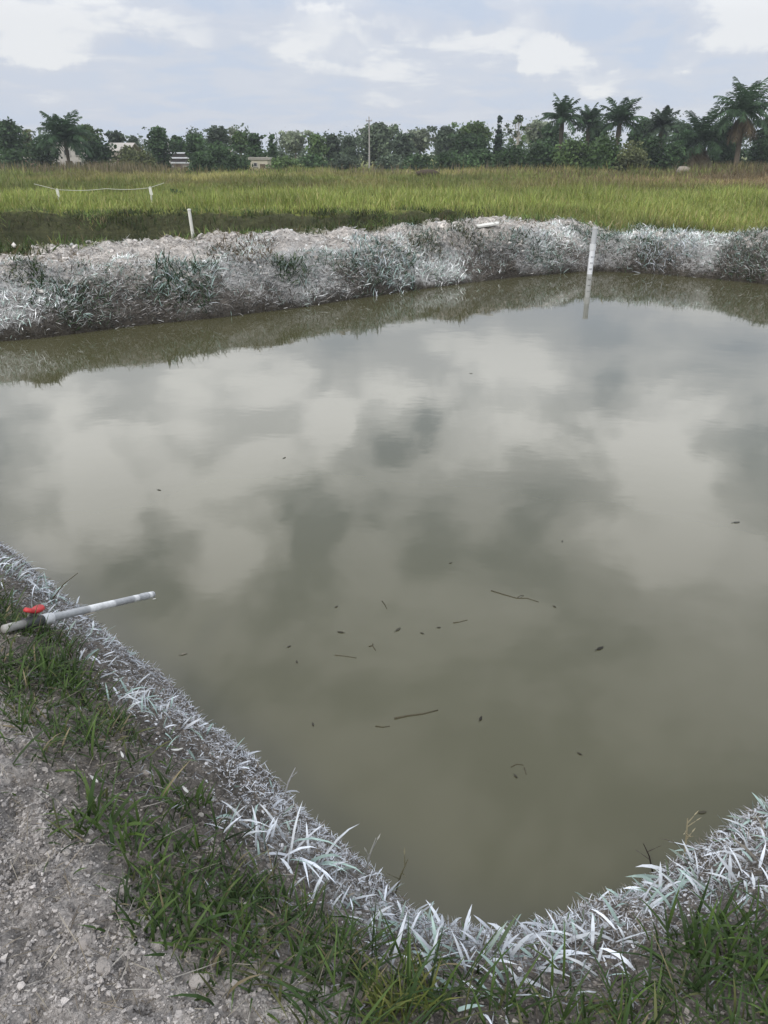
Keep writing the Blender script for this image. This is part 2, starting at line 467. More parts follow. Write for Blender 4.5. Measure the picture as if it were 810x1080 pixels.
lime = np.zeros(len(gx))
band = sstep(1.35, .75, gd + wob * .9) * sstep(-.05, .06, gd)
lime = np.maximum(lime, far_ * (band * .56 + .34 * bank_top * (1 - fm[:, 0])))
lime = np.maximum(lime, nr_ * sstep(.78, .30, gd + wob * .5) * sstep(-.03, .04, gd) * .42)
lime = np.maximum(lime, clay * .12)
lime = np.clip(lime * (.30 + 1.3 * sstep(.30, .72, fbm(gx, gy, .8, 61, 4))), 0, 1)
wet = sstep(.11, .0, gd + (fbm(gx, gy, 3, 63, 3) - .5) * .22)
nx_, ny_ = len(xs), len(ys)
I = np.arange(nx_ * ny_).reshape(ny_, nx_)
quads = np.stack([I[:-1, :-1], I[:-1, 1:], I[1:, 1:], I[1:, :-1]], -1).reshape(-1, 4)
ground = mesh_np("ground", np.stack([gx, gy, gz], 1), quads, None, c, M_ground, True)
ka = ground.data.attributes.new('mask', 'FLOAT_COLOR', 'POINT')
k4 = np.ones((len(gx), 4), np.float32); k4[:, 0] = lime; k4[:, 1] = 0; k4[:, 2] = wet
ka.data.foreach_set('color', k4.ravel())
tag(ground, "grey clay banks and grassy fields around the pond", "ground", kind="structure")

# ------------------------------------------------------------------ water sheets
def sheet(name, pts, z, mat):
    P = np.array([(p[0], p[1], z) for p in pts]); me = bpy.data.meshes.new(name)
    me.from_pydata([tuple(p) for p in P], [], [tuple(range(len(P)))]); me.update()
    o = bpy.data.objects.new(name, me); COL.objects.link(o); me.materials.append(mat); return o
cen = POLY.mean(0)
wp = [p + (p - cen) / np.linalg.norm(p - cen) * .35 for p in POLY]
area = sum(wp[i][0] * wp[(i + 1) % len(wp)][1] - wp[(i + 1) % len(wp)][0] * wp[i][1] for i in range(len(wp)))
if area < 0: wp = wp[::-1]
tag(sheet("pond_water", wp, 0.0, M_water), "still muddy olive pond water mirroring the clouds", "water", kind="structure")
nf = np.array([df[1], -df[0]]); nf = nf if nf[1] > 0 else -nf
d0 = poly[5] + nf * 4.6; d1 = poly[0] + nf * 4.6 + df * 60
tag(sheet("ditch_water", [d1, d0, (d0[0] + 2, 29.8), (-70, 29.8)], -.06, M_ditch), "dark green water in the ditch behind the far bank", "water", kind="structure")

# ------------------------------------------------------------------ leaf blades
def blade_arrays(P, L, W, yaw, lean, curl, c0, c1, roll=None, segs=3, prof=None):
    n = len(P)
    h = np.stack([np.cos(yaw), np.sin(yaw), np.zeros(n)], 1)
    s = np.stack([-np.sin(yaw), np.cos(yaw), np.zeros(n)], 1)
    up = np.array([0, 0, 1.0])
    if roll is None: roll = np.zeros(n)
    prof = prof or {2: [.8, 1.0, 0], 3: [.6, 1.0, .8, 0], 4: [.45, .95, 1.0, .65, 0]}[segs]
    pos = P.astype(float).copy(); rows = []; cols = []
    for j in range(segs + 1):
        t = j / segs
        th = lean + curl * t
        tang = h * np.sin(th)[:, None] + up * np.cos(th)[:, None]
        nor = h * np.cos(th)[:, None] - up * np.sin(th)[:, None]
        sd_ = s * np.cos(roll)[:, None] + nor * np.sin(roll)[:, None]
        wv = (W * prof[j] * .5)[:, None]
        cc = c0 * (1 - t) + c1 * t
        if j < segs: rows += [pos - sd_ * wv, pos + sd_ * wv]; cols += [cc, cc]
        else: rows += [pos]; cols += [cc]
        pos = pos + tang * (L / segs)[:, None]
    V = np.stack(rows, 1); C = np.stack(cols, 1); m = V.shape[1]
    base = (np.arange(n) * m)[:, None]
    Q = np.concatenate([base + np.array([2 * j, 2 * j + 1, 2 * j + 3, 2 * j + 2]) for j in range(segs - 1)], 0)
    T = base + np.array([2 * (segs - 1), 2 * (segs - 1) + 1, 2 * segs])
    return V.reshape(-1, 3), Q, T, C.reshape(-1, 3)

def blades(name, *a, mat=None, parent=None, loc=None, **k):
    V, Q, T, C = blade_arrays(*a, **k)
    return mesh_np(name, V, Q, T, C, mat or M_leaf, False, parent, loc)

def pal(cols, wts, n, jit=.18):
    cols = np.array(cols); i = rng.choice(len(cols), n, p=np.array(wts) / np.sum(wts))
    return cols[i] * (1 + rng.normal(0, jit, (n, 1))).clip(.4, 1.7)

def scatter(x0, x1, y0, y1, n):
    return rng.uniform(x0, x1, n), rng.uniform(y0, y1, n)

WHITE = (.62, .655, .70); TEAL = (.38, .50, .47); PALE = (.72, .76, .83)
U = rng.uniform

# ---- near bank: lime-dusted leaves
def sel(mask, *arr): return [a[mask] for a in arr]
x, y = scatter(-4.2, 3.6, .5, 6.0, 82000)
d = pdist(x, y); nrr, rg, cl, wb = zones(x, y, d)
dens_l = sstep(.58, .34, d + wb * .45) * (1 - rg) + sstep(.66, .40, d + wb * .35) * rg
patch = sstep(.30, .62, fbm(x, y, 2.3, 91, 3))
keep = (d > .03) & (rng.random(len(x)) < dens_l * (.05 + .95 * patch) * .58 * (1 + .9 * rg) * sstep(.02, .17, d))
x, y, d, rg = sel(keep, x, y, d, rg)
n = len(x); z = terrain(x, y, d)
L = (.022 + .080 * rng.random(n) ** 1.7) * (1 + .30 * rg); W = U(.0042, .0098, n) * (.65 + .5 * L / .1)
c1 = pal([PALE, WHITE, TEAL, (.30, .37, .33), (.22, .2, .17), (.12, .16, .09)], [.28, .30, .19, .11, .07, .05], n)
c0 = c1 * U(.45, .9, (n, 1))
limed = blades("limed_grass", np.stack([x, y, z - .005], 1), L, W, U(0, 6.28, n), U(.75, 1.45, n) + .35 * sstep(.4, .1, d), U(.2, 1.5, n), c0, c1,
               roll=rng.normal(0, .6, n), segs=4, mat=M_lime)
tag(limed, "grass leaves whitened with lime along the near pond edge", "grass", kind="stuff")

# ---- near bank: fine matted strands at the waterline
x, y = scatter(-4.2, 3.6, .5, 6.0, 400000)
d = pdist(x, y); nrr, rg, cl, wb = zones(x, y, d)
pr = sstep(.55, .14, (d + wb * .5) * (1 - .28 * rg)) + .22 * sstep(1.0, .5, d)
keep = (d > .0) & (rng.random(len(x)) < pr * .62)
x, y, d = sel(keep, x, y, d); n = len(x); z = terrain(x, y, d)
e = sstep(.55, .1, d + (fbm(x, y, 3, 97, 3) - .5) * .5)
c1 = pal([PALE, (.42, .42, .45), (.13, .12, .11), (.24, .205, .165)], [.36, .26, .20, .18], n) * (.40 + .65 * e)[:, None]
o = blades("matted_straw", np.stack([x, y, z + U(0, .022, n)], 1), U(.012, .045, n), U(.0013, .0034, n), U(0, 6.28, n), U(1.15, 1.75, n), U(-.2, .4, n), c1 * .8, c1,
           roll=rng.normal(0, .6, n), segs=2, mat=M_lime)
tag(o, "mat of dead lime-dusted strands at the near waterline", "straw", kind="stuff")

# ---- near bank: green grass
x, y = scatter(-4.2, 3.6, .3, 6.0, 280000)
d = pdist(x, y); nrr, rg, cl, wb = zones(x, y, d)
pl = sstep(.46, .64, d + wb * .4) * sstep(1.0, .80, d + wb) * (1 - rg) * (.10 + .95 * sstep(.47, .62, fbm(x, y, 1.9, 101, 3)))
prg = sstep(.48, .74, d + wb * .35) * rg * (.35 + .75 * sstep(.3, .6, fbm(x, y, 2.5, 103, 3)))
keep = (d > .2) & (rng.random(len(x)) < (pl * 1.9 + prg * .66))
x, y, d, rg = sel(keep, x, y, d, rg); n = len(x); z = terrain(x, y, d)
L = ((.03 + .11 * rng.random(n) ** 1.8) * (1 + .30 * rg)) * (.6 + .8 * fbm(x, y, 2.5, 111, 2)); W = U(.0028, .0075, n)
c1 = pal([(.050, .090, .024), (.080, .130, .032), (.040, .075, .022), (.12, .13, .05), (.24, .20, .12)], [.36, .22, .26, .11, .05], n, .25)
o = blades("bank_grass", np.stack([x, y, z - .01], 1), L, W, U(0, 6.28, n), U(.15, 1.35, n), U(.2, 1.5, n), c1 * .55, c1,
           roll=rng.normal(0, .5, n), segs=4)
tag(o, "green grass growing on the near bank", "grass", kind="stuff")

# ---- straw and dead stalks over the clay path and the bare strip
x, y = scatter(-3.2, 1.4, .3, 3.6, 46000)
d = pdist(x, y); nrr, rg, cl, wb = zones(x, y, d)
keep = (d > .45) & (rng.random(len(x)) < (.25 + .55 * cl) * (1 - rg * .7))
x, y, d = sel(keep, x, y, d); n = len(x); z = terrain(x, y, d)
c1 = pal([(.30, .27, .22), (.20, .17, .13), (.36, .34, .31), (.13, .11, .09)], [.3, .3, .2, .2], n)
o = blades("dry_straw", np.stack([x, y, z + U(-.004, .01, n)], 1), U(.012, .03, n) + .10 * rng.random(n) ** 4, U(.0010, .0026, n), U(0, 6.28, n), U(1.3, 1.62, n), U(-.15, .3, n), c1, c1, segs=2)
tag(o, "dry straw lying on the grey clay path", "straw", kind="stuff")

# ---- clods
def ico(sub=1):
    import bmesh
    bm = bmesh.new(); bmesh.ops.create_icosphere(bm, subdivisions=sub, radius=1)
    V = np.array([v.co[:] for v in bm.verts]); F = np.array([[v.index for v in f.verts] for f in bm.faces]); bm.free(); return V, F
IV1, IF1 = ico(1); IV2, IF2 = ico(2); IV3, IF3 = ico(3)
def clods(name, x, y, z, r, col, mat=M_clod):
    n = len(x)
    k = 1 + rng.normal(0, .30, (n, len(IV1), 1))
    V = IV1[None] * k * r[:, None, None] * np.stack([U(.75, 1.25, n), U(.75, 1.25, n), U(.5, .85, n)], 1)[:, None, :]
    a = U(0, 6.28, n); ca, sa = np.cos(a)[:, None], np.sin(a)[:, None]
    V = np.stack([V[..., 0] * ca - V[..., 1] * sa, V[..., 0] * sa + V[..., 1] * ca, V[..., 2]], -1)
    V += np.stack([x, y, z + r * .15], 1)[:, None, :]
    F = IF1[None] + (np.arange(n) * len(IV1))[:, None, None]
    return mesh_np(name, V.reshape(-1, 3), None, F.reshape(-1, 3), np.repeat(col, len(IV1), 0), mat, False)
x, y = scatter(-3.0, 1.9, .25, 3.4, 620000)
d = pdist(x, y); nrr, rg, cl, wb = zones(x, y, d)
edge = np.exp(-((d - 1.08 + wb) / .14) ** 2)
keep = (d > .02) & (rng.random(len(x)) < cl * (.42 + .40 * edge) * (.35 + 1.1 * sstep(.35, .6, fbm(x, y, 4, 93, 3))) + .22 * (1 - cl) * (d < 1.3))
x, y, d, cl = sel(keep, x, y, d, cl); n = len(x); z = terrain(x, y, d)
r = .0014 + .0036 * rng.random(n) ** 2 + .006 * rng.random(n) ** 24
cc = pal([(.315, .293, .28), (.385, .36, .345), (.17, .156, .148)], [.54, .22, .24], n) * cl[:, None] + (1 - cl[:, None]) * np.where((rng.random(n) < .5 * sstep(.6, .2, d))[:, None], pal([(.55, .55, .57)], [1], n), pal([(.15, .135, .12), (.26, .235, .215)], [.55, .45], n))
tag(clods("clay_crumbs", x, y, z, r, cc), "loose crumbs of grey clay on the path", "clay", kind="stuff")

# ---- far bank: crumbs, limed plants, weeds
x, y = scatter(-12, 14, 9, 23, 117000)
d = pdist(x, y); far_ok = nearside(x, y) < .5
rgt_f = sstep(POST_X - 2.5, POST_X + 1.5, x); cw = 3.2 * (1 - rgt_f) + 1.5 * rgt_f
keep = far_ok & (d > .5) & (d < cw + .4) & (rng.random(len(x)) < .16 + .25 * sstep(.5, .65, fbm(x, y, .9, 95, 3)))
x, y, d = sel(keep, x, y, d); n = len(x); z = terrain(x, y, d)
r = .010 + .045 * rng.random(n) ** 4
cc = pal([(.44, .41, .385), (.55, .52, .495), (.25, .23, .21), (.62, .62, .62)], [.44, .30, .16, .1], n)
tag(clods("clay_rubble", x, y, z, r, cc), "broken clay lumps covering the far bank crest", "clay", kind="stuff")

x, y = scatter(-12, 14, 9, 23, 630000)
d = pdist(x, y); far_ok = nearside(x, y) < .5
x, y, d = sel(far_ok & (d > .0) & (d < 2.2), x, y, d)
wb = (fbm(x, y, 1.1, 121, 3) - .5)
rf = sstep(POST_X - 2.5, POST_X + 1.0, x)
p1 = fbm(x, y, .75, 123, 3); p2 = fbm(x, y, 1.5, 127, 3)
lowb = sstep(1.35, .8, d + wb * .9)
topb = sstep(.40, .60, p1) * sstep(2.2, 1.2, d)
pr = np.maximum(lowb * (.50 + .50 * sstep(.38, .58, p2)), topb * .75) * (1 + .3 * rf)
keep = rng.random(len(x)) < pr * .88
x, y, d, p1, p2 = sel(keep, x, y, d, p1, p2); n = len(x); z = terrain(x, y, d)
green = sstep(.50, .64, fbm(x, y, .95, 129, 3) + .08 * (d - .7))
bare = sstep(.42, .10, d) * sstep(.42, .55, fbm(x, y, 1.3, 131, 2))
cw_ = pal([(.86, .87, .88), (.74, .75, .75), (.52, .63, .59), (.30, .37, .33), (.10, .09, .075)], [.30, .26, .24, .12, .08], n)
cg_ = pal([(.035, .065, .030), (.06, .10, .045), TEAL, (.2, .27, .23)], [.38, .26, .2, .16], n)
cb_ = pal([(.09, .08, .065), (.16, .14, .12), (.35, .34, .33)], [.5, .35, .15], n)
u1 = rng.random(n)
cw_ = cw_ * (.42 + 1.0 * sstep(.32, .62, fbm(x, y, .9, 133, 4)))[:, None]
c1 = np.where((u1 < green * .8)[:, None], cg_, cw_); c1 = np.where((rng.random(n) < bare * .85)[:, None], cb_, c1)
L = U(.05, .17, n) * (1 + .3 * green * (u1 < .5)); W = U(.006, .015, n)
o = blades("limed_bank_plants", np.stack([x, y, z - .01], 1), L, W, U(0, 6.28, n), U(.3, 1.6, n), U(.1, 1.1, n), c1 * U(.5, .95, (n, 1)), c1,
           roll=rng.normal(0, .5, n), segs=3, mat=M_lime)
tag(o, "lime-whitened grass and weeds on the far bank slope", "grass", kind="stuff")

# dry fine strands on the far bank (matted)
x, y = scatter(-12, 14, 9, 23, 750000)
d = pdist(x, y); far_ok = nearside(x, y) < .5
x, y, d = sel(far_ok & (d > .0) & (d < 3.2), x, y, d)
keep = rng.random(len(x)) < (.20 + .34 * sstep(1.2, .4, d)) * (.35 + .85 * sstep(.35, .6, fbm(x, y, 1.0, 139, 3)))
x, y, d = sel(keep, x, y, d); n = len(x); z = terrain(x, y, d)
top = sstep(.7, 1.3, d)
brownp = sstep(.46, .60, fbm(x, y, .6, 137, 3)) * top
c1 = pal([(.70, .70, .69), (.44, .41, .385), (.20, .18, .16), (.08, .07, .06)], [.34, .30, .20, .16], n)
c1 = np.where((rng.random(n) < brownp * .8)[:, None], pal([(.17, .13, .08), (.11, .085, .055), (.24, .20, .13)], [.5, .3, .2], n), c1)
o = blades("bank_straw", np.stack([x, y, z + U(-.005, .02, n)], 1), U(.04, .16, n), U(.004, .010, n), U(0, 6.28, n), U(.9, 1.6, n), U(-.3, .5, n), c1 * .8, c1,
           roll=rng.normal(0, .5, n), segs=2, mat=M_lime)
tag(o, "dead brown and grey strands matted over the far bank", "straw", kind="stuff")

# ------------------------------------------------------------------ field grasses
n = 300000
Y = 17 + 88 * rng.random(n) ** 1.55
X = U(-.70, .70, n) * Y
d = pdist(X, Y)
rf = sstep(POST_X - 2.5, POST_X + 1.5, X); cw = 3.2 * (1 - rf) + 1.5 * rf
tall_ok = (sstep(29.5, 30.1, Y + (fbm(X, Y, .35, 5, 3) - .5) * 3.0) * (1 - sstep(2.0, 4.5, X)) + sstep(cw + .3, cw + 1.0, d) * sstep(2.0, 4.5, X))
keep = (d > cw + .2) & (rng.random(n) < tall_ok)
X, Y, d, rf = sel(keep, X, Y, d, rf); n = len(X); Z = terrain(X, Y, d, False)
pn = fbm(X, Y, .10, 141, 3); pm = fbm(X, Y * .45, .22, 143, 3)
H = U(.25, .62, n) * (.45 + 1.1 * pm) * (.8 + .5 * sstep(.45, .6, fbm(X, Y * .6, .5, 149, 3))) * (1 + .12 * sstep(35, 70, Y) + .7 * sstep(62, 80, Y) * sstep(0, 14, X)) * (1 - .35 * sstep(28, 20, Y)) * (.55 + .45 * np.maximum(sstep(29.6, 33, Y), sstep(2, 6, X)))
W = .010 + .00055 * Y * U(.7, 1.4, n)
g1 = pal([(.215, .255, .062), (.185, .230, .058), (.255, .27, .085), (.16, .20, .05)], [.4, .25, .2, .15], n, .14)
g2 = pal([(.27, .25, .085), (.32, .28, .13), (.23, .225, .07)], [.5, .25, .25], n, .14)
g3 = pal([(.20, .145, .075), (.26, .19, .105), (.165, .14, .06)], [.5, .3, .2], n, .14)
straw = sstep(.56, .66, pn) * sstep(40, 55, Y) + .15
brown = sstep(42, 66, Y) * sstep(2, 24, X) * (.35 + .9 * sstep(.42, .6, fbm(X, Y, .06, 151, 2)))
brown = brown + sstep(74, 84, Y) * sstep(-18, -26, X) * .8 * sstep(-60, -52, X)
ry = sstep(32, 20, Y) * rf * .25
u1 = rng.random(n)
c1 = np.where((u1 < straw)[:, None], g2, g1); c1 = np.where((rng.random(n) < brown)[:, None], g3, c1)
c1 = np.where((rng.random(n) < ry)[:, None], g2, c1)
c1 = c1 * (.62 + .30 * sstep(.35, .65, fbm(X, Y, .3, 157, 3)) + .42 * sstep(.38, .62, fbm(X * .5, Y, .09, 158, 3)))[:, None]
o = blades("field_grass", np.stack([X, Y, Z - .02], 1), H, W, U(0, 6.28, n), U(0, .55, n), U(.1, 1.2, n), c1 * .92, c1, roll=rng.normal(0, .4, n), segs=3)
tag(o, "tall yellow-green grass filling the field beyond the pond", "grass", kind="stuff")

# low plants on the ditch banks, greens set darker than the field grass
n = 130000
X = U(-22, 7, n); Y = U(13.5, 30.6, n); d = pdist(X, Y)
rf = sstep(POST_X - 2.5, POST_X + 1.5, X); cw = 3.2 * (1 - rf) + 1.5 * rf
Z = terrain(X, Y, d, False)
keep = (d > cw - .25 - .35 * sstep(-3, -7, X)) & (nearside(X, Y) < .5) & (Z > -.06) & (rng.random(n) < .25 + .75 * sstep(.42, .58, fbm(X, Y, .7, 161, 3)))
X, Y, d, Z = sel(keep, X, Y, d, Z); n = len(X)
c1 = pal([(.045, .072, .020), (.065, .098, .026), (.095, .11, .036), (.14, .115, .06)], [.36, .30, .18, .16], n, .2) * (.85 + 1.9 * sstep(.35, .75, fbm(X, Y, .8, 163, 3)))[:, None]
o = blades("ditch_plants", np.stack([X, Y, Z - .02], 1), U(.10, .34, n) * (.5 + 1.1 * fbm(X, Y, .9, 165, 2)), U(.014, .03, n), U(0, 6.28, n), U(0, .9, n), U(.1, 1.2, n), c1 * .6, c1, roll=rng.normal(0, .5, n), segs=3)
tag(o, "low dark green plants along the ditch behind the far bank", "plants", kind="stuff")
# ------------------------------------------------------------------ trees of the far edge
def leaf_cards(cen_, rad_, n, size, cols):
    """n small folded leaf clumps spread over ellipsoids (m centres, m x 3 radii)"""
    m = len(cen_); vol = np.prod(rad_, 1) ** .75; i = rng.choice(m, n, p=vol / vol.sum())
    v = rng.normal(0, 1, (n, 3)); v /= np.linalg.norm(v, axis=1)[:, None]
    rr = rng.random(n) ** .38 * (1 + .14 * rng.normal(0, 1, n).clip(-2, 1.4))
    P = cen_[i] + v * rr[:, None] * rad_[i]
    a = rng.normal(0, 1, (n, 3)); a[:, 2] *= .7; a /= np.linalg.norm(a, axis=1)[:, None]
    b = np.cross(a, rng.normal(0, 1, (n, 3))); b /= np.linalg.norm(b, axis=1)[:, None]
    s = size * U(.55, 1.35, n)[:, None]
    V = np.stack([P - a * s * .5, P + b * s * .32, P + a * s * .5, P - b * s * .32], 1)
    tone = cols[i] * U(.7, 1.35, (n, 1))
    return V.reshape(-1, 3), np.arange(n * 4).reshape(n, 4), np.repeat(tone, 4, 0)

G_DARK = (.050, .088, .036); G_MID = (.085, .132, .046); G_OLIVE = (.11, .125, .055); G_PALE = (.20, .23, .16); G_HAZE = (.080, .108, .070)  # last green has distance haze mixed into it, for the farther trees
BARK = (.14, .115, .09); PALEBARK = (.38, .35, .31)

def tree(name, label, px, topy, wpx, Y, kind='round', col=G_DARK, basey=None, cat='tree', group=None, bark=BARK, vary=.35):
    x0, ztop = at(px, topy, Y)
    zb = float(terrain(np.array([x0]), np.array([Y]), None, False)[0]) - .05
    h = ztop - zb; wd = wpx / FPX * Y / 1.09 * 1.12
    root = empty(name, (x0, Y, zb), label, cat, group)
    mb = MB(); nb = {'round': 12, 'open': 12, 'tall': 13, 'conifer': 9, 'bare': 9, 'bush': 10}[kind]
    lo, hi = {'round': (.28, .92), 'open': (.55, .92), 'tall': (.15, .93), 'conifer': (.12, .95), 'bare': (.45, .95), 'bush': (.10, .82)}[kind]
    cs, rs = [], []
    for k in range(nb):
        t = (k + .5) / nb; zc = h * (lo + (hi - lo) * t)
        prof = {'round': math.sin(math.pi * (.18 + .74 * t)), 'open': .55 + .45 * math.sin(math.pi * t), 'tall': math.sin(math.pi * (.2 + .68 * t)),
                'conifer': 1 - .86 * t, 'bare': .6 + .4 * t, 'bush': math.sqrt(max(0, 1 - (t * .9) ** 2))}[kind]
        rad = wd * .5 * prof; a = k * 2.4 + U(0, 1)
        sub = wd * {'round': .30, 'open': .25, 'tall': .33, 'conifer': .36 * (1.05 - .75 * t), 'bare': .12, 'bush': .30}[kind] * U(.75, 1.25)
        off = max(0, rad - sub * .75) * U(.55, 1.0)
        cs.append((math.cos(a) * off, math.sin(a) * off, zc)); rs.append((sub, sub, sub * U(.6, .9)))
    cs.append((U(-.1, .1) * wd, 0, h - wd * .12)); rs.append((wd * .15, wd * .15, wd * .12))
    for _ in range(5 if kind in ('round', 'open', 'tall') else 0):
        a = U(0, 6.28); q_ = wd * U(.07, .13); cs.append((math.cos(a) * wd * U(.35, .58), math.sin(a) * wd * .4, h * U(lo + .1, .98))); rs.append((q_ * 1.4, q_ * 1.2, q_ * .7))
    cs = np.array(cs); rs = np.array(rs)
    cs[:, 2] = np.minimum(cs[:, 2], h - rs[:, 2] * .95)
    if kind != 'bush':
        r0 = .035 * h * (.8 if kind != 'tall' else .6)
        trunk_h = h * (lo + .35 * (hi - lo)); bx, by = U(-.04, .04) * h, U(-.03, .03) * h
        sp_ = np.array([[0, 0, 0], [bx * .5, by * .5, trunk_h * .5], [bx, by, trunk_h], [bx * .6, by * .6, h * .86]])
        mb.tube(sp_, [r0, r0 * .75, r0 * .6, r0 * .15], 7, bark)
        for k in rng.choice(len(cs), min(len(cs), 7 if kind != 'bare' else 9), replace=False):
            s0 = np.array([bx, by, trunk_h * U(.7, 1.0)]); e = cs[k]; mid = (s0 + e) / 2 + np.array([0, 0, -.05 * h])
            mb.tube([s0, mid, e], [r0 * .42, r0 * .26, r0 * .08], 5, bark)
            if kind == 'bare':
                for _ in range(5):
                    q = e + rng.normal(0, 1, 3) * wd * np.array([.13, .13, .07])
                    mb.tube([e * .55 + s0 * .45, (e + q) / 2, q], [r0 * .16, r0 * .1, .02], 4, bark)
    else:
        for k in range(4):
            e = cs[rng.integers(len(cs))]; mb.tube([(U(-.1, .1), U(-.1, .1), 0), e * .5, e], [.06, .045, .02], 5, bark)
    mb.build('stem' if kind == 'bush' else 'trunk', M_bark, root)
    cl = np.array(col) * (1 + rng.normal(0, vary, (len(cs), 1))).clip(.5, 1.9)
    cnt = int({'round': 110, 'open': 80, 'tall': 110, 'conifer': 120, 'bare': 14, 'bush': 130}[kind] * wd * h * (1 if kind != 'bush' else 1.1)) + 150
    size = .0040 * Y * (1.0 if kind != 'bare' else .8)
    V, Q, C = leaf_cards(cs, rs, min(cnt, 6500), size, cl)
    mesh_np('foliage' if kind == 'bush' else 'crown', V, Q, None, C, M_crown, False, root)
    return root

def palm(label, px, topy, basey_span, wpx, Y, col=(.040, .074, .034), dead=0, trunk_frac=.55, group='oil palms at the field edge', nf=32):
    x0, ztop = at(px, topy, Y)
    zb = float(terrain(np.array([x0]), np.array([Y]), None, False)[0]) - .05
    h = ztop - zb; root = empty('palm_tree', (x0, Y, zb), label, 'palm tree', group)
    hub = h * trunk_frac; flen = wpx / FPX * Y / 1.09 * .60
    mb = MB(); bend = U(-.25, .25)
    zs = np.linspace(0, hub, 7)
    mb.tube(np.stack([bend * np.sin(zs / hub * 1.5), 0 * zs, zs], 1), np.array([.34, .27, .24, .23, .25, .30, .22]) * (h / 8), 9, (.12, .10, .075))
    mb.build('trunk', M_bark, root)
    top = np.array([bend, 0, hub]); m = MB()
    for k in range(nf + dead):
        isd = k >= nf
        a = k * 2.39996 + U(-.2, .2); t = k / nf if not isd else 1
        el = R(86 - 92 * t + U(-9, 9)) if not isd else R(-38 + U(-15, 10))
        L = flen * U(.85, 1.12) * (1 if not isd else .8); droop = R(48 + 30 * t) if not isd else R(40)
        ns = 9; p = top.copy(); pts = [p]
        for j in range(ns):
            e_ = el - droop * ((j + .5) / ns) ** 1.3
            p = p + np.array([math.cos(a) * math.cos(e_), math.sin(a) * math.cos(e_), math.sin(e_)]) * L / ns; pts.append(p)
        pts = np.array(pts); base = (.13, .10, .06) if isd else np.array(col) * U(.75, 1.5)
        m.tube(pts, np.linspace(.05, .012, ns + 1) * (h / 8), 4, np.array(base) * 1.3, cap=False)
        nl = 26; tt = np.linspace(.14, .99, nl)
        idx = tt * ns; i0 = np.minimum(idx.astype(int), ns - 1); fr = (idx - i0)[:, None]
        P = pts[i0] * (1 - fr) + pts[i0 + 1] * fr; T = pts[i0 + 1] - pts[i0]; T /= np.linalg.norm(T, axis=1)[:, None]
        S = np.stack([-np.sin(a) * np.ones(nl), np.cos(a) * np.ones(nl), np.zeros(nl)], 1)
        ll = flen * .30 * np.sin(np.pi * (.18 + .72 * tt))[:, None]
        for sg in (-1, 1):
            D = S * sg * .75 + T * .55 + np.array([0, 0, -.34]) + rng.normal(0, .13, (nl, 3)); D /= np.linalg.norm(D, axis=1)[:, None]
            Wd = np.cross(D, S + np.array([0, 0, .8])); Wd /= np.linalg.norm(Wd, axis=1)[:, None]; wv = .0011 * Y * .5
            dn_ = np.array([0, 0, -1.0]) * ll * .18
            V = np.stack([P - T * wv, P + T * wv, P + D * ll * .6 + T * wv, P + D * ll * .6 - T * wv, P + D * ll + dn_], 1)
            b_ = (np.arange(nl) * 5)[:, None]
            m.add(V.reshape(-1, 3), b_ + np.array([0, 1, 2, 3]), b_ + np.array([3, 2, 4]), np.repeat(np.array(base) * U(.75, 1.3, (nl, 1)), 5, 0))
    m.build('crown', M_crown, root)
    return root

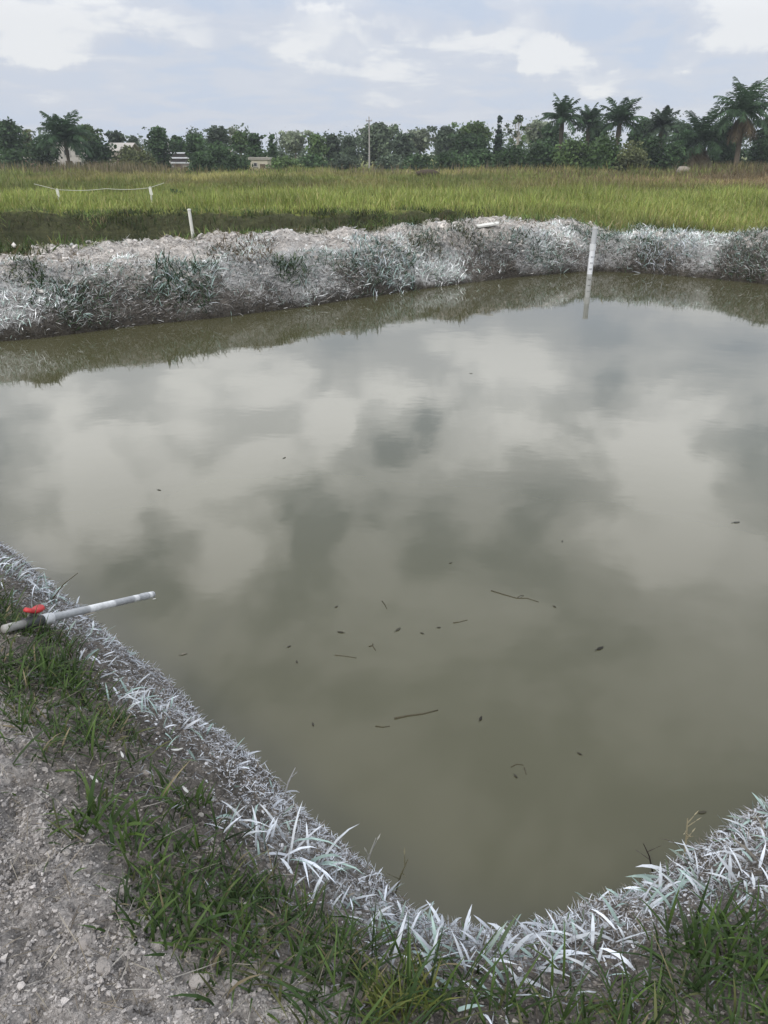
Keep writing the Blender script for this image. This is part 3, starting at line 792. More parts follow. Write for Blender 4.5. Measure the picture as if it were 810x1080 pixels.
TR = 'trees at the far edge of the field'
T_ = [  # name, label, px, topy, width px, Y, kind, colour
 ('broad_tree', 'broad dark tree at the far left end of the treeline', 6, 126, 36, 96, 'round', G_DARK),
 ('slender_tree', 'small pale-topped tree just left of the leafy palm by the pale building', 26, 136, 14, 104, 'tall', G_OLIVE),
 ('dense_tree', 'low dense dark tree between the shed and the palm by the pale building', 42, 146, 30, 94, 'round', G_DARK),
 ('open_tree', 'feathery open-crowned tree rising just right of the palm by the pale building', 91, 131, 24, 104, 'open', G_MID),
 ('dense_tree', 'dense dark spreading tree in front of the pale two-storey building', 102, 146, 36, 92, 'round', G_DARK),
 ('round_tree', 'small round-topped tree behind the beige gabled house', 122, 138, 19, 112, 'open', G_HAZE),
 ('round_tree', 'smaller round-topped tree right of the beige gabled house', 140, 143, 16, 112, 'round', G_HAZE),
 ('leafy_bush_tree', 'low leafy tree in front of the beige gabled house', 134, 154, 24, 90, 'round', G_OLIVE),
 ('tall_tree', 'tallest dark tree left of the white tin-roofed house', 165, 133, 25, 94, 'tall', G_DARK),
 ('round_tree', 'dark round tree behind the white tin-roofed house', 186, 143, 20, 112, 'round', G_DARK),
 ('tall_tree', 'bushy dark tree immediately right of the white tin-roofed house', 206, 141, 25, 95, 'round', G_DARK),
 ('tall_tree', 'umbrella-crowned tree, tallest between the white tin roof and the cream hut', 228, 133, 26, 106, 'open', G_HAZE),
 ('dense_tree', 'wide dark tree below the umbrella-crowned one', 228, 150, 38, 92, 'round', G_DARK),
 ('bare_tree', 'pale bare tree beside the umbrella-crowned tree', 242, 134, 20, 114, 'bare', G_PALE),
 ('open_tree', 'thin-leaved tree just right of the pale bare tree', 252, 139, 20, 108, 'open', G_MID),
 ('tall_tree', 'dark upright tree beside the cream hut', 268, 140, 20, 100, 'tall', G_DARK),
 ('slender_tree', 'slender spiky tree just right of the cream hut', 286, 142, 15, 104, 'conifer', G_DARK),
 ('open_tree', 'pale-leaved open tree between the cream hut and the utility pole', 310, 138, 26, 118, 'open', G_PALE),
 ('round_tree', 'first of two matching rounded trees left of the utility pole', 333, 141, 20, 112, 'round', G_MID),
 ('round_tree', 'second of two matching rounded trees left of the utility pole', 350, 142, 20, 114, 'round', G_HAZE),
 ('round_tree', 'haze-greyed green tree standing just left of the utility pole', 369, 143, 20, 112, 'tall', G_HAZE),
 ('billowing_tree', 'large pale billowing tree behind the utility pole', 398, 130, 40, 124, 'round', (.105, .135, .085)),
 ('round_tree', 'haze-greyed green tree right of the pale billowing tree', 424, 140, 24, 118, 'round', G_HAZE),
 ('open_tree', 'light airy tree with gaps in its crown right of the utility pole', 443, 135, 26, 122, 'open', G_PALE),
 ('round_tree', 'dark double-topped tree midway between utility pole and pointed conifer', 470, 133, 28, 112, 'round', G_HAZE),
 ('broad_tree', 'wide flat-topped tree left of the pointed conifer', 502, 129, 36, 112, 'open', G_MID),
 ('broad_tree', 'dense dark tree under the wide flat-topped one', 497, 141, 40, 104, 'round', G_DARK),
 ('conifer_tree', 'dark narrow pointed conifer above the treeline', 527, 122, 14, 106, 'conifer', (.026, .045, .028)),
 ('bare_tree', 'nearly bare tree with flat twiggy top right of the pointed conifer', 546, 121, 26, 112, 'bare', G_MID),
 ('open_tree', 'pale grey-green tree between the bare tree and the twin palms', 566, 127, 24, 120, 'open', G_PALE),
 ('round_tree', 'dark tree filling the gap left of the twin palms', 584, 132, 26, 106, 'round', G_DARK),
 ('round_tree', 'dark tree between the two tall feathery palms', 629, 127, 26, 98, 'round', G_DARK),
 ('round_tree', 'dark tree right of the tallest mid palm', 680, 124, 28, 97, 'round', G_DARK),
 ('round_tree', 'dark tree behind the low wide palm', 722, 130, 26, 100, 'round', G_DARK),
 ('round_tree', 'dark tree between the low wide palm and the tallest palm', 766, 128, 28, 100, 'round', G_DARK),
 ('broad_tree', 'dark tree at the far right end of the treeline', 815, 120, 30, 96, 'round', G_DARK),
]
for a in T_:
    tree(a[0], a[1], a[2], a[3], a[4], a[5], a[6], a[7], group=TR, bark=PALEBARK if a[6] == 'bare' else BARK)

B_ = [ # px, top, w, Y, col, label
 (12, 158, 40, 88, G_DARK, 'dark bush behind the long low shed'),
 (150, 160, 30, 88, G_OLIVE, 'olive bush left of the white tin-roofed house'),
 (214, 160, 32, 88, G_DARK, 'dark bush right of the white tin-roofed house'),
 (248, 162, 30, 88, G_DARK, 'dark bush left of the cream hut'),
 (300, 164, 34, 92, G_MID, 'green bush right of the cream hut'),
 (330, 163, 34, 96, G_DARK, 'dark bush under the two matching rounded trees'),
 (362, 163, 34, 98, G_HAZE, 'haze-greyed green bush left of the foot of the utility pole'),
 (412, 163, 36, 98, G_HAZE, 'haze-greyed green bush right of the foot of the utility pole'),
 (442, 162, 34, 96, G_DARK, 'dark bush under the light airy tree'),
 (475, 160, 40, 92, G_DARK, 'dark bush under the double-topped tree'),
 (508, 156, 42, 88, G_DARK, 'dark bush below the pointed conifer on its left'),
 (540, 152, 46, 86, G_DARK, 'dark bush under the twiggy bare tree'),
 (572, 148, 44, 84, G_DARK, 'dark rounded bush left of the twin palms'),
 (606, 145, 46, 82, G_MID, 'green bush at the foot of the left feathery palm'),
 (640, 142, 46, 80, (.062, .105, .036), 'bright green bush at the foot of the tallest mid palm'),
 (668, 148, 36, 78, G_OLIVE, 'yellowish bush in front of the bright green bush'),
 (690, 143, 42, 82, G_DARK, 'dark bush between the tallest mid palm and the low wide palm'),
 (712, 150, 30, 80, G_DARK, 'small dark bush beside the pale boulder'),
 (770, 148, 40, 84, G_DARK, 'dark bush at the foot of the tallest palm'),
 (806, 146, 34, 84, G_DARK, 'dark bush at the right end of the hedge of bushes'),
]
for px, ty, wp_, Y_, cl_, lb in B_:
    tree('bush', lb, px, ty, wp_, Y_, 'bush', cl_, cat='bush', group='bushes along the field edge')
x_, z_ = at(185, 206, 42)
tree('bush', 'single small dark bush standing out in the grass near the string fence', 185, 199, 22, 40, 'bush', (.05, .08, .025), cat='bush')

palm('leafy oil palm in front of the pale two-storey building', 65, 121, 0, 54, 88, trunk_frac=.58, nf=40)
palm('left one of the twin feathery palms, twin tops touching', 597, 106, 0, 42, 92, trunk_frac=.74, nf=24)
palm('right one of the twin feathery palms, slightly shorter', 622, 110, 0, 36, 94, trunk_frac=.72, nf=24)
palm('tallest mid palm with upright fronds above the bright green bush', 655, 101, 0, 46, 90, trunk_frac=.66, nf=28)
palm('ragged palm beside a gap of sky', 702, 112, 0, 36, 92, trunk_frac=.70, nf=24, col=(.034, .052, .03))
palm('low wide dark palm with fronds down to the grass', 744, 118, 0, 62, 82, trunk_frac=.52, nf=34, dead=8)
palm('tallest palm of all with pale drooping dead fronds', 793, 84, 0, 60, 80, trunk_frac=.66, nf=34, dead=9)

# far wood behind them: one mass
n = 34000; Xc = np.linspace(-125, 125, 90) + U(-1, 1, 90); Yc = U(132, 168, 90)
hc = U(4.2, 6.6, 90) + 2.2 * sstep(0, 60, Xc)
cs = np.stack([Xc, Yc, FIELD + hc * .5], 1); rs = np.stack([U(2.0, 3.6, 90), U(1.6, 3.0, 90), hc * .52], 1)
V, Q, C = leaf_cards(cs, rs, n, .55, np.array(G_HAZE) * U(.8, 1.5, (90, 1)))
tag(mesh_np("distant_wood", V, Q, None, C, M_crown), "haze-greyed green distant wood seen between the nearer trees", "wood", kind="stuff")

# reeds and dry grass at the foot of the trees
n = 42000
X = U(-60, 62, n); Y = U(76, 90, n); Z = FIELD
pz = fbm(X, Y, .08, 171, 3); right_ = sstep(8, 30, X); left_ = sstep(-18, -24, X)
keep = rng.random(n) < .05 + .75 * np.maximum(right_, left_ * .8) * sstep(.40, .62, pz)
X, Y, pz = sel(keep, X, Y, pz); n = len(X)
c1 = pal([(.15, .125, .06), (.21, .17, .10), (.10, .11, .04), (.26, .21, .14)], [.35, .25, .25, .15], n)
o = blades("dry_reeds", np.stack([X, Y, np.full(n, FIELD - .1)], 1), U(.5, 1.5, n) * (.5 + .9 * pz), U(.04, .09, n), U(0, 6.28, n), U(0, .25, n), U(0, .5, n), c1 * .7, c1, segs=2)
tag(o, "brown reeds and dry grass in front of the trees", "reeds", kind="stuff")

# ------------------------------------------------------------------ houses
def win(root, x, y, z, w_, h_, rz=0.0):
    f = MB()
    for c_, s_ in (((x, y, z + h_ / 2), (w_ + .1, .12, .08)), ((x, y, z - h_ / 2), (w_ + .16, .18, .08)), ((x - w_ / 2, y, z), (.08, .12, h_ - .08)), ((x + w_ / 2, y, z), (.08, .12, h_ - .08))):
        f.box(c_, s_, 0, (.42, .40, .37))
    fo = f.build('window', M_solid, root)
    p = MB(); p.box((x, y + .03, z), (w_ - .08, .04, h_ - .08), 0, (.035, .04, .045)); p.build('pane', M_plastic, fo)

def house(name, label, cat, px0, px1, topy, Y, wallc, roofc, roof='gable', depth=5.0, eave=.62, windows=(), door=None, group=None, tiers=1):
    xa, zt = at(px0, topy, Y); xb, _ = at(px1, topy, Y)
    zb = FIELD - .1; h = zt - zb; wd = xb - xa; xc = (xa + xb) / 2
    root = empty(name, (xc, Y, zb), label, cat, group)
    hw = h * eave
    m = MB()
    t_ = .2                                                # four walls round an empty room
    m.box((0, 0, hw / 2), (wd, t_, hw), 0, wallc); m.box((0, depth, hw / 2), (wd, t_, hw), 0, wallc)
    m.box((-wd / 2 + t_ / 2, depth / 2, hw / 2), (t_, depth - t_ - .004, hw - .004), 0, np.array(wallc) * .97)
    m.box((wd / 2 - t_ / 2, depth / 2, hw / 2), (t_, depth - t_ - .004, hw - .004), 0, np.array(wallc) * .97)
    m.build('wall', M_solid, root)
    r = MB(); o_ = .35
    if roof == 'gable':
        y0, y1, ym = -o_, depth + o_, depth / 2
        for sy, a, b in ((1, y0, ym), (-1, y1, ym)):
            P = np.array([[-wd / 2 - o_, a, hw], [wd / 2 + o_, a, hw], [wd / 2 + o_, b, h], [-wd / 2 - o_, b, h]])
            V = np.concatenate([P, P + np.array([0, 0, .08])])
            r.add(V, [[0, 1, 2, 3], [7, 6, 5, 4], [0, 4, 5, 1], [1, 5, 6, 2], [2, 6, 7, 3], [3, 7, 4, 0]], None, roofc)
        for sx in (-1, 1):
            V = np.array([[sx * (wd / 2 - .1), 0, hw], [sx * (wd / 2 - .1), depth, hw], [sx * (wd / 2 - .1), ym, h - .03], [sx * (wd / 2 - .2), 0, hw], [sx * (wd / 2 - .2), depth, hw], [sx * (wd / 2 - .2), ym, h - .03]])
            r.add(V, None, [[0, 1, 2], [3, 5, 4]], wallc)
    elif roof == 'flat':
        r.box((0, depth / 2, hw + .12), (wd + .5, depth + .5, .22), 0, roofc)
        r.box((0, -.2, (hw + h) / 2 + .1), (wd + .3, .18, max(.1, h - hw - .2)), 0, np.array(roofc) * .95)
    else:                                                  # stepped sheets of tin
        for k in range(tiers):
            z0 = hw + (h - hw) * k / tiers
            r.box((.0 - .25 * k, depth * (.25 + .5 * k / tiers), z0 + .1), (wd + .6 - .5 * k, depth * .55, .14), 0, np.array(roofc) * (1 - .06 * k))
            if k: r.box((-.25 * k, depth * (.25 + .5 * k / tiers) - depth * .2, z0 - .16), (wd - .2 - .5 * k, .1, .36), 0, np.array(wallc) * .6)
    r.build('roof', M_solid, root)
    for fx, fz, ww, hh in windows: win(root, fx * wd, -.13, fz * h, ww, hh)
    if door:
        dm = MB(); dm.box((door[0] * wd, -.13, door[2] / 2), (door[1], .08, door[2]), 0, (.10, .075, .05)); do = dm.build('door', M_solid, root)
        hm = MB(); hm.box((door[0] * wd + door[1] * .38, -.19, door[2] * .48), (.06, .06, .14), 0, (.4, .4, .4)); hm.build('handle', M_plastic, do)
    return root
house('storey_building', 'pale weathered two-storey building behind the leafy palm', 'building', 50, 87, 150, 100, (.50, .47, .44), (.52, .49, .46), 'flat', 6, .9,
      windows=((-.32, .66, .7, .6), (.02, .66, .7, .6), (.33, .66, .7, .6), (-.3, .27, .7, .6), (.32, .27, .7, .6)), door=(.04, .8, 1.3))
house('gabled_house', 'beige gabled house between two round trees', 'house', 112, 133, 151, 104, (.42, .37, .32), (.38, .35, .32), 'gable', 5, .72,
      windows=((-.25, .4, .5, .5), (.28, .4, .5, .5)), door=(.02, .7, 1.4))
house('tin_roofed_house', 'house with stepped white tin roofs beside the tallest dark tree', 'house', 172, 200, 157, 100, (.17, .145, .13), (.62, .63, .66), 'tin', 6, .38,
      windows=((-.28, .2, .6, .4), (.3, .2, .6, .4)), door=(0, .7, .95), tiers=3)
house('hut', 'small cream hut with a flat roof right of the dark trees', 'hut', 264, 282, 166, 96, (.50, .46, .36), (.40, .38, .34), 'flat', 3, .86, windows=((-.22, .55, .4, .4),), door=(.2, .6, 1.0))
house('shed', 'long low shed with a pale tin roof at the left end', 'shed', 16, 43, 166, 94, (.24, .17, .12), (.46, .43, .38), 'flat', 3, .88, windows=((.25, .5, .5, .3),), door=(-.1, .6, .95))
house('lean_to', 'low pale-roofed lean-to right of the two-storey building', 'shed', 89, 103, 170, 92, (.20, .17, .14), (.55, .52, .48), 'flat', 2.5, .80, door=(.1, .5, .6))

# ------------------------------------------------------------------ poles, string fence, posts
def ground_z(x, y): return float(terrain(np.array([x]), np.array([y]), None, True)[0])
x_, zt = at(389, 123, 100); zb = ground_z(x_, 100) - .2
rt = empty('utility_pole', (x_, 100, zb), 'tall thin grey utility pole rising above the middle of the treeline', 'pole')
m = MB(); m.tube([(0, 0, 0), (.03, 0, (zt - zb) * .5), (.02, 0, zt - zb)], [.10, .085, .06], 9, (.36, .34, .32)); m.build('shaft', M_solid, rt)
m = MB(); m.box((.02, -.14, zt - zb - .45), (.75, .09, .09), 0, (.25, .22, .2)); m.build('cross_arm', M_solid, rt)
for sx in (-.3, .34):
    m = MB(); m.tube([(sx, -.14, zt - zb - .40), (sx, -.14, zt - zb - .28), (sx, -.14, zt - zb - .22)], [.035, .05, .02], 7, (.55, .55, .52)); m.build('insulator', M_plastic, rt)
x_, zt = at(176.5, 145, 99)
rt = empty('mast', (x_, 99, FIELD - .1), 'thin pale mast rising left of the stepped white tin roofs', 'pole')
m = MB(); m.tube([(0, 0, 0), (0, 0, (zt - FIELD) * .6), (.02, 0, zt - FIELD + .1)], [.09, .07, .05], 7, (.42, .40, .38)); m.build('shaft', M_solid, rt)
m = MB(); m.tube([(.02, 0, zt - FIELD + .1), (.02, 0, zt - FIELD + .22)], [.07, .03], 7, (.3, .3, .3)); m.build('cap', M_solid, rt)

YF = 33.0
pts = [(36, 194), (60, 200), (112, 199), (158, 198), (173, 193)]
W3 = []
for px, py in pts: xx, z_ = at(px, py, YF); W3.append((xx, YF, z_))
rt = empty('string_fence', (W3[1][0], YF, FIELD - .05), 'sagging white tape fence on short posts in the grass', 'fence')
off = np.array([W3[1][0], YF, FIELD - .05])
m = MB(); L3 = []
for i in range(len(W3) - 1):
    for t in np.linspace(0, 1, 7)[:-1]:
        p = np.array(W3[i]) * (1 - t) + np.array(W3[i + 1]) * t; p[2] -= .05 * math.sin(math.pi * t) * (i in (1, 2)); L3.append(p - off)
L3.append(np.array(W3[-1]) - off)
m.tube(L3, .013, 5, (.42, .42, .34)); m.build('tape', M_plastic, rt)
for i in (1, 3):
    b = np.array(W3[i]) - off; m = MB(); m.tube([(b[0] + .01, .03, 0), (b[0], .03, b[2] + .04)], [.04, .034], 8, (.55, .55, .50)); m.build('post', M_solid, rt)
for i in (1, 3):
    b = np.array(W3[i]) - off; a0 = MB()
    a0.add([(b[0] - .05, -.012, b[2] - .01), (b[0] + .06, -.02, b[2]), (b[0] + .10, -.03, b[2] - .26), (b[0] - .02, -.02, b[2] - .30),
            (b[0] - .05, .004, b[2] - .01), (b[0] + .06, -.004, b[2]), (b[0] + .10, -.014, b[2] - .26), (b[0] - .02, -.004, b[2] - .30)],
           [[0, 1, 2, 3], [7, 6, 5, 4], [0, 4, 5, 1], [1, 5, 6, 2], [2, 6, 7, 3], [3, 7, 4, 0]], None, (.62, .62, .56)); a0.build('ribbon', M_plastic, rt)
xx, _ = at(10, 196, YF + 1)

# short white post behind the bank
Yp = float(onz(199.5, 245, 0)[1]); xx, zt = at(199.5, 222, Yp); zb = -.3
rt = empty('marker_post', (xx, Yp, zb), 'short white pipe post standing in the green ditch', 'post')
m = MB(); m.tube([(0.05, 0, 0), (0, 0, zt - zb)], .055, 10, (.66, .65, .60)); m.build('pipe', M_solid, rt)
m = MB(); m.tube([(0, 0, zt - zb - .002), (0, 0, zt - zb + .04), (0, 0, zt - zb + .055)], [.066, .066, .04], 10, (.60, .59, .55)); m.build('cap', M_solid, rt)

# pale board lying on the crest
b = hit(514, 240); m = MB()
m.box((0, 0, 0), (.50, .16, .035), 0, (.60, .59, .56)); m.box((.16, .0, .0215), (.03, .15, .008), 0, (.4, .39, .36))
o = m.build('board', M_solid); o.location = (b[0], b[1], b[2] + .06); o.rotation_euler = (R(10), R(-7), R(8))
tag(o, 'pale flat board lying on the far bank crest', 'board')

# depth gauge pipe in the far corner
gp = onz(621.5, 289); _, zt = at(627, 240, gp[1])
rt = empty('gauge_pipe', (gp[0], gp[1], -.6), 'white and grey gauge pipe standing in the far corner of the pond', 'pipe')
hh = zt + .6; tx = .02
m = MB(); m.tube([(0, 0, 0), (tx * .6, 0, .6 + zt * .55)], .060, 14, (.74, .75, .78)); m.build('lower_pipe', M_solid, rt)
m = MB(); m.tube([(tx * .6, 0, .6 + zt * .55 + .09), (tx, 0, hh)], .056, 14, (.45, .46, .47)); m.build('upper_pipe', M_solid, rt)
m = MB(); m.tube([(tx * .6, 0, .6 + zt * .55 - .03), (tx * .6, 0, .6 + zt * .55 + .1)], .070, 14, (.60, .61, .62)); m.build('collar', M_solid, rt)
m = MB(); m.tube([(tx, 0, hh - .03), (tx, 0, hh + .012)], .062, 14, (.50, .50, .50)); m.build('rim', M_solid, rt)
for k in range(3):
    mk = MB(); mk.box((.004 + .002 * k, -.0605, .6 + .12 + .13 * k), (.06, .012, .018), 0, (.30, .31, .33)); mk.build('gauge_mark', M_solid, rt)

# pale boulder at the edge of the right-hand trees
def rock(name, label, cat, x, y, z, r, colr, group=None, mat=M_clod, sub=IV2, fac=IF2, flat=.7, seed=0, smooth=True):
    V = sub.copy(); k = .78 + .5 * fbm(V[:, 0] + seed * 3.1, V[:, 1] + V[:, 2] * 1.7, 1.3, seed, 3) + .16 * (fbm(V[:, 0] * 3 + V[:, 2], V[:, 1] * 3 + seed, 2.1, seed + 5, 2) - .5)
    V = V * k[:, None] * np.array(r)
    V[:, 2] *= flat
    if len(V) > 300: V = V * (1 + .5 * (fbm(V[:, 0] / r[0] + 9, V[:, 1] / r[0] + V[:, 2] / r[0] * .7, 3.1, seed, 3) - .5))[:, None]
    o = mesh_np(name, V, None, fac, np.array(colr) * np.ones((len(V), 3)), mat, smooth); o.location = (x, y, z); o.rotation_euler = (0, 0, seed * 1.3)
    return tag(o, label, cat, group)
x_, z_ = at(722, 171, 76)
rock('boulder', 'pale boulder at the edge of the grass beside the low wide palm', 'boulder', x_, 76, FIELD + .55, (.75, .6, .55), (.26, .225, .19), seed=3)
x_, z_ = at(450, 182, 66); rock('soil_mound', 'dark soil mound in the grass right of the utility pole', 'mound', x_, 66, FIELD + .55, (1.0, .6, .45), (.07, .055, .04), seed=5)

# ------------------------------------------------------------------ drain pipe with red valve
pe = np.array([*onz(161, 627, .40), .40])
ps0 = hit(14, 668); ps = np.array([ps0[0], ps0[1], ps0[2] + .03])
ax = (pe - ps); plen = np.linalg.norm(ax); axn = ax / plen
rt = empty('drain_pipe', tuple(ps), 'grey plastic drain pipe with a red-handled valve reaching over the water', 'pipe')
q = Vector(axn).to_track_quat('X', 'Z'); rt.rotation_mode = 'QUATERNION'; rt.rotation_quaternion = q
r0 = .0175; nsg = 60
xsq = np.linspace(.21, plen, nsg)
bl = vnoise(xsq * 14, xsq * 0, 1, 5)
cc = np.where((vnoise(xsq * 26, xsq * 0 + 3, 1, 9) > .66)[:, None], (.70, .71, .72), (.36, .37, .385)) * (.85 + .3 * bl)[:, None]
m = MB(); m.tube(np.stack([xsq, 0 * xsq, 0 * xsq], 1), r0 + .0015 * (bl > .7), 18, cc, cap=False)
m.tube([(plen, 0, 0), (plen - .05, 0, 0)], r0 * .84, 18, (.05, .05, .05), cap=False)
th = np.linspace(0, 2 * np.pi, 18, endpoint=False)
ring = np.concatenate([np.stack([np.full(18, plen), r0 * np.cos(th), r0 * np.sin(th)], 1), np.stack([np.full(18, plen), r0 * .84 * np.cos(th), r0 * .84 * np.sin(th)], 1)])
m.add(ring, [[j, (j + 1) % 18, 18 + (j + 1) % 18, 18 + j] for j in range(18)], None, (.5, .5, .51)); m.build('pipe', M_plastic, rt, True)
m = MB(); m.tube([(-.04, 0, -.002), (0, 0, 0), (.075, 0, 0)], [.0175, .0175, .0175], 16, (.30, .295, .28)); m.build('inlet_pipe', M_plastic, rt, True)
m = MB(); m.tube([(.065, 0, 0), (.07, 0, 0), (.085, 0, 0), (.10, 0, 0), (.135, 0, 0), (.15, 0, 0), (.168, 0, 0)], [.019, .023, .023, .027, .027, .023, .023], 18, (.045, .047, .05)); vb = m.build('valve_body', M_plastic, rt, True)
m = MB(); m.tube([(.163, 0, 0), (.168, 0, 0), (.225, 0, 0), (.23, 0, 0)], [.019, .024, .024, .019], 18, (.58, .59, .61)); m.build('coupling', M_plastic, rt, True)
m = MB(); m.tube([(.118, 0, .02), (.118, 0, .045)], .013, 10, (.05, .05, .05)); m.build('valve_stem', M_plastic, rt, True)
hm = MB(); a = np.linspace(0, 2 * np.pi, 20, endpoint=False)      # two-winged red handle
for s_ in range(len(a)):
    pass
rx = .075 * (1 - .22 * np.cos(a * 2 + math.pi)) ; 
px_ = .118 + .050 * np.cos(a); py_ = .021 * np.sin(a) * (1 + .75 * np.abs(np.cos(a)) - .25)
lo_ = np.stack([px_, py_, np.full(20, .038) + .012 * np.abs(np.cos(a))], 1); mi_ = np.stack([.118 + (px_ - .118) * 1.06, py_ * 1.1, np.full(20, .046) + .012 * np.abs(np.cos(a))], 1); hi_ = np.stack([.118 + (px_ - .118) * .9, py_ * .85, np.full(20, .056) + .012 * np.abs(np.cos(a))], 1)
V = np.concatenate([lo_, mi_, hi_, [[.118, 0, .037]], [[.118, 0, .054]]])
Q = []; T = []
for j in range(20):
    k = (j + 1) % 20; Q += [[j, k, 20 + k, 20 + j], [20 + j, 20 + k, 40 + k, 40 + j]]; T += [[60, k, j], [61, 40 + j, 40 + k]]
hm.add(V, Q, T, (.42, .035, .038)); hm.build('valve_handle', M_plastic, rt, True)
o = ps + axn * .05

# ------------------------------------------------------------------ grass tufts that stand out
def tuft(label, base, n, Lr, Wr, cols, wts, spread=.06, lean=(.05, .9), curl=(.3, 1.4), mat=None, cat='grass tuft', name='grass_tuft', group=None, segs=4):
    x = base[0] + spread * rng.normal(0, 1, n).clip(-1.3, 1.3); y = base[1] + spread * rng.normal(0, 1, n).clip(-1.5, 1.5); z = terrain(x, y) - base[2]
    c1 = pal(cols, wts, n, .2)
    o = blades(name, np.stack([x - base[0], y - base[1], z - .01], 1), U(*Lr, n), U(*Wr, n), U(0, 6.28, n), U(*lean, n), U(*curl, n), c1 * .6, c1,
               roll=rng.normal(0, .45, n), segs=segs, mat=mat or M_leaf, loc=tuple(base))
    return tag(o, label, cat, group)
GRN = [(.060, .105, .026), (.088, .145, .034), (.040, .075, .022)]
LIMEC = [PALE, WHITE, TEAL]
FB = 'weed tufts on the far bank'
for px, py, lb, n, Lr, cols, wts, sp in [
    (195, 292, 'large dark green lime-streaked tuft high on the left of the far bank', 150, (.2, .48), [(.035, .065, .03), TEAL, WHITE], [.6, .3, .1], .26),
    (62, 312, 'small dark green tuft at the left end of the far bank', 80, (.15, .34), [(.04, .07, .03), TEAL], [.75, .25], .18),
    (28, 285, 'green tuft on the bare clay top at the far left', 60, (.12, .3), [(.045, .08, .025), (.09, .11, .04)], [.7, .3], .14),
    (306, 285, 'dark green tuft on the pale crest midway along the far bank', 90, (.16, .36), [(.035, .065, .025), (.06, .09, .03), TEAL], [.6, .3, .1], .17),
    (405, 282, 'wide whitened tuft with teal leaves midway along the far bank', 190, (.2, .46), [TEAL, WHITE, (.06, .09, .05)], [.5, .25, .25], .36),
    (448, 262, 'brownish green tuft at the crest above the whitened one', 80, (.14, .34), [(.06, .075, .03), (.12, .10, .055)], [.6, .4], .2),
    (492, 250, 'olive tuft at the crest just below the pale board', 70, (.14, .32), [(.07, .085, .03), (.11, .10, .05)], [.6, .4], .2),
    (560, 262, 'dark lime-flecked tuft left of the gauge pipe', 110, (.16, .36), [(.05, .07, .045), TEAL, WHITE], [.5, .3, .2], .26),
    (700, 262, 'bushy whitened tuft right of the gauge pipe', 150, (.16, .38), [WHITE, PALE, TEAL, (.07, .09, .05)], [.4, .2, .2, .2], .32),
    (255, 268, 'patch of brown dead weeds on the crest above the dark green tuft', 130, (.12, .32), [(.13, .10, .06), (.09, .07, .045), (.20, .16, .10)], [.5, .3, .2], .3),
]:
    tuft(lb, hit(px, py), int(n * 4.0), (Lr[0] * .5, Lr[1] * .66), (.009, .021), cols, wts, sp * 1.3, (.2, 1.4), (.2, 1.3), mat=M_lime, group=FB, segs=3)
for px, py, lb, n, Lr, Wr, cols, wts, sp, lean in [
    (110, 868, 'broad-leaved bright green tuft beside the clay path', 46, (.07, .15), (.007, .013), GRN, [.35, .5, .15], .055, (.2, 1.2)),
    (168, 900, 'dark green tuft right of the broad-leaved one', 70, (.06, .13), (.005, .009), GRN, [.5, .2, .3], .06, (.1, 1.1)),
    (200, 965, 'spreading dark green tuft lowest beside the clay path', 70, (.06, .13), (.005, .009), GRN, [.4, .2, .4], .065, (.2, 1.2)),
    (45, 712, 'thick green tuft between pipe and clay path', 150, (.06, .16), (.005, .010), GRN, [.4, .3, .3], .10, (.1, 1.1)),
    (190, 845, 'green tuft in the bare strip above the broad-leaved one', 60, (.05, .11), (.005, .009), GRN, [.4, .4, .2], .05, (.2, 1.2)),
    (425, 1060, 'yellow-green fine tuft at the bottom edge beside the clay', 130, (.07, .15), (.003, .006), [(.12, .15, .035), (.16, .17, .05), (.08, .11, .03)], [.4, .3, .3], .045, (.05, .8)),
    (760, 1010, 'thick dark green tuft in the bottom right corner', 170, (.08, .18), (.005, .010), GRN, [.4, .2, .4], .09, (.1, 1.0)),
]:
    tuft(lb, hit(px, py), n, Lr, Wr, cols, wts, sp, lean, (.3, 1.4), group='green tufts on the near bank')
for px, py, lb, n, Lr, Wr, sp in [
    (318, 905, 'whitened tuft with long arching leaves on the left-hand near bank', 22, (.13, .23), (.006, .010), .04),
    (262, 880, 'whitened upright tuft above the long arching one', 26, (.07, .15), (.005, .009), .05),
    (145, 745, 'whitened teal tuft near the pipe', 40, (.06, .13), (.005, .009), .07),
    (25, 615, 'whitened teal tuft behind the red valve', 80, (.08, .18), (.005, .009), .12),
    (505, 1035, 'whitened tuft with thick white leaves at the pond corner', 26, (.07, .13), (.007, .011), .08),
    (700, 950, 'whitened tuft on the right-hand near bank', 24, (.07, .14), (.006, .010), .07),
]:
    tuft(lb, hit(px, py), n, Lr, Wr, LIMEC, [.35, .3, .35], sp, (.3, 1.2), (.6, 1.8), mat=M_lime, group='whitened tufts on the near bank')

# sprigs and stalks poking out over the water
def sprig(label, px, py, hgt, lean, col, n=4):
    b = hit(px, py); m = MB()
    tip = np.array([lean[0], lean[1], hgt]); m.tube([(0, 0, -.02), tip * .5 + np.array([0, 0, .01]), tip], [.0035, .003, .0015], 5, col)
    for k in range(n):
        t = .45 + .5 * k / n; p = tip * t; d_ = np.array([U(-1, 1), U(-1, 1), U(.2, .9)]); d_ /= np.linalg.norm(d_)
        m.tube([p, p + d_ * hgt * .16, p + d_ * hgt * .3], [.002, .002, .001], 4, col)
        q_ = p + d_ * hgt * .3; m.add([q_, q_ + d_ * .012 + np.array([.003, 0, 0]), q_ + d_ * .028, q_ + d_ * .012 - np.array([.003, 0, 0])], [[0, 1, 2, 3]], None, np.array(col) * 1.3)
    o = m.build('dry_sprig', M_leaf, None, False, tuple(b)); return tag(o, label, 'sprig', 'dry sprigs at the waterline')
sprig('branching straw-coloured sprig leaning over the water on the right', 722, 905, .13, (.01, .06), (.34, .30, .20), 6)
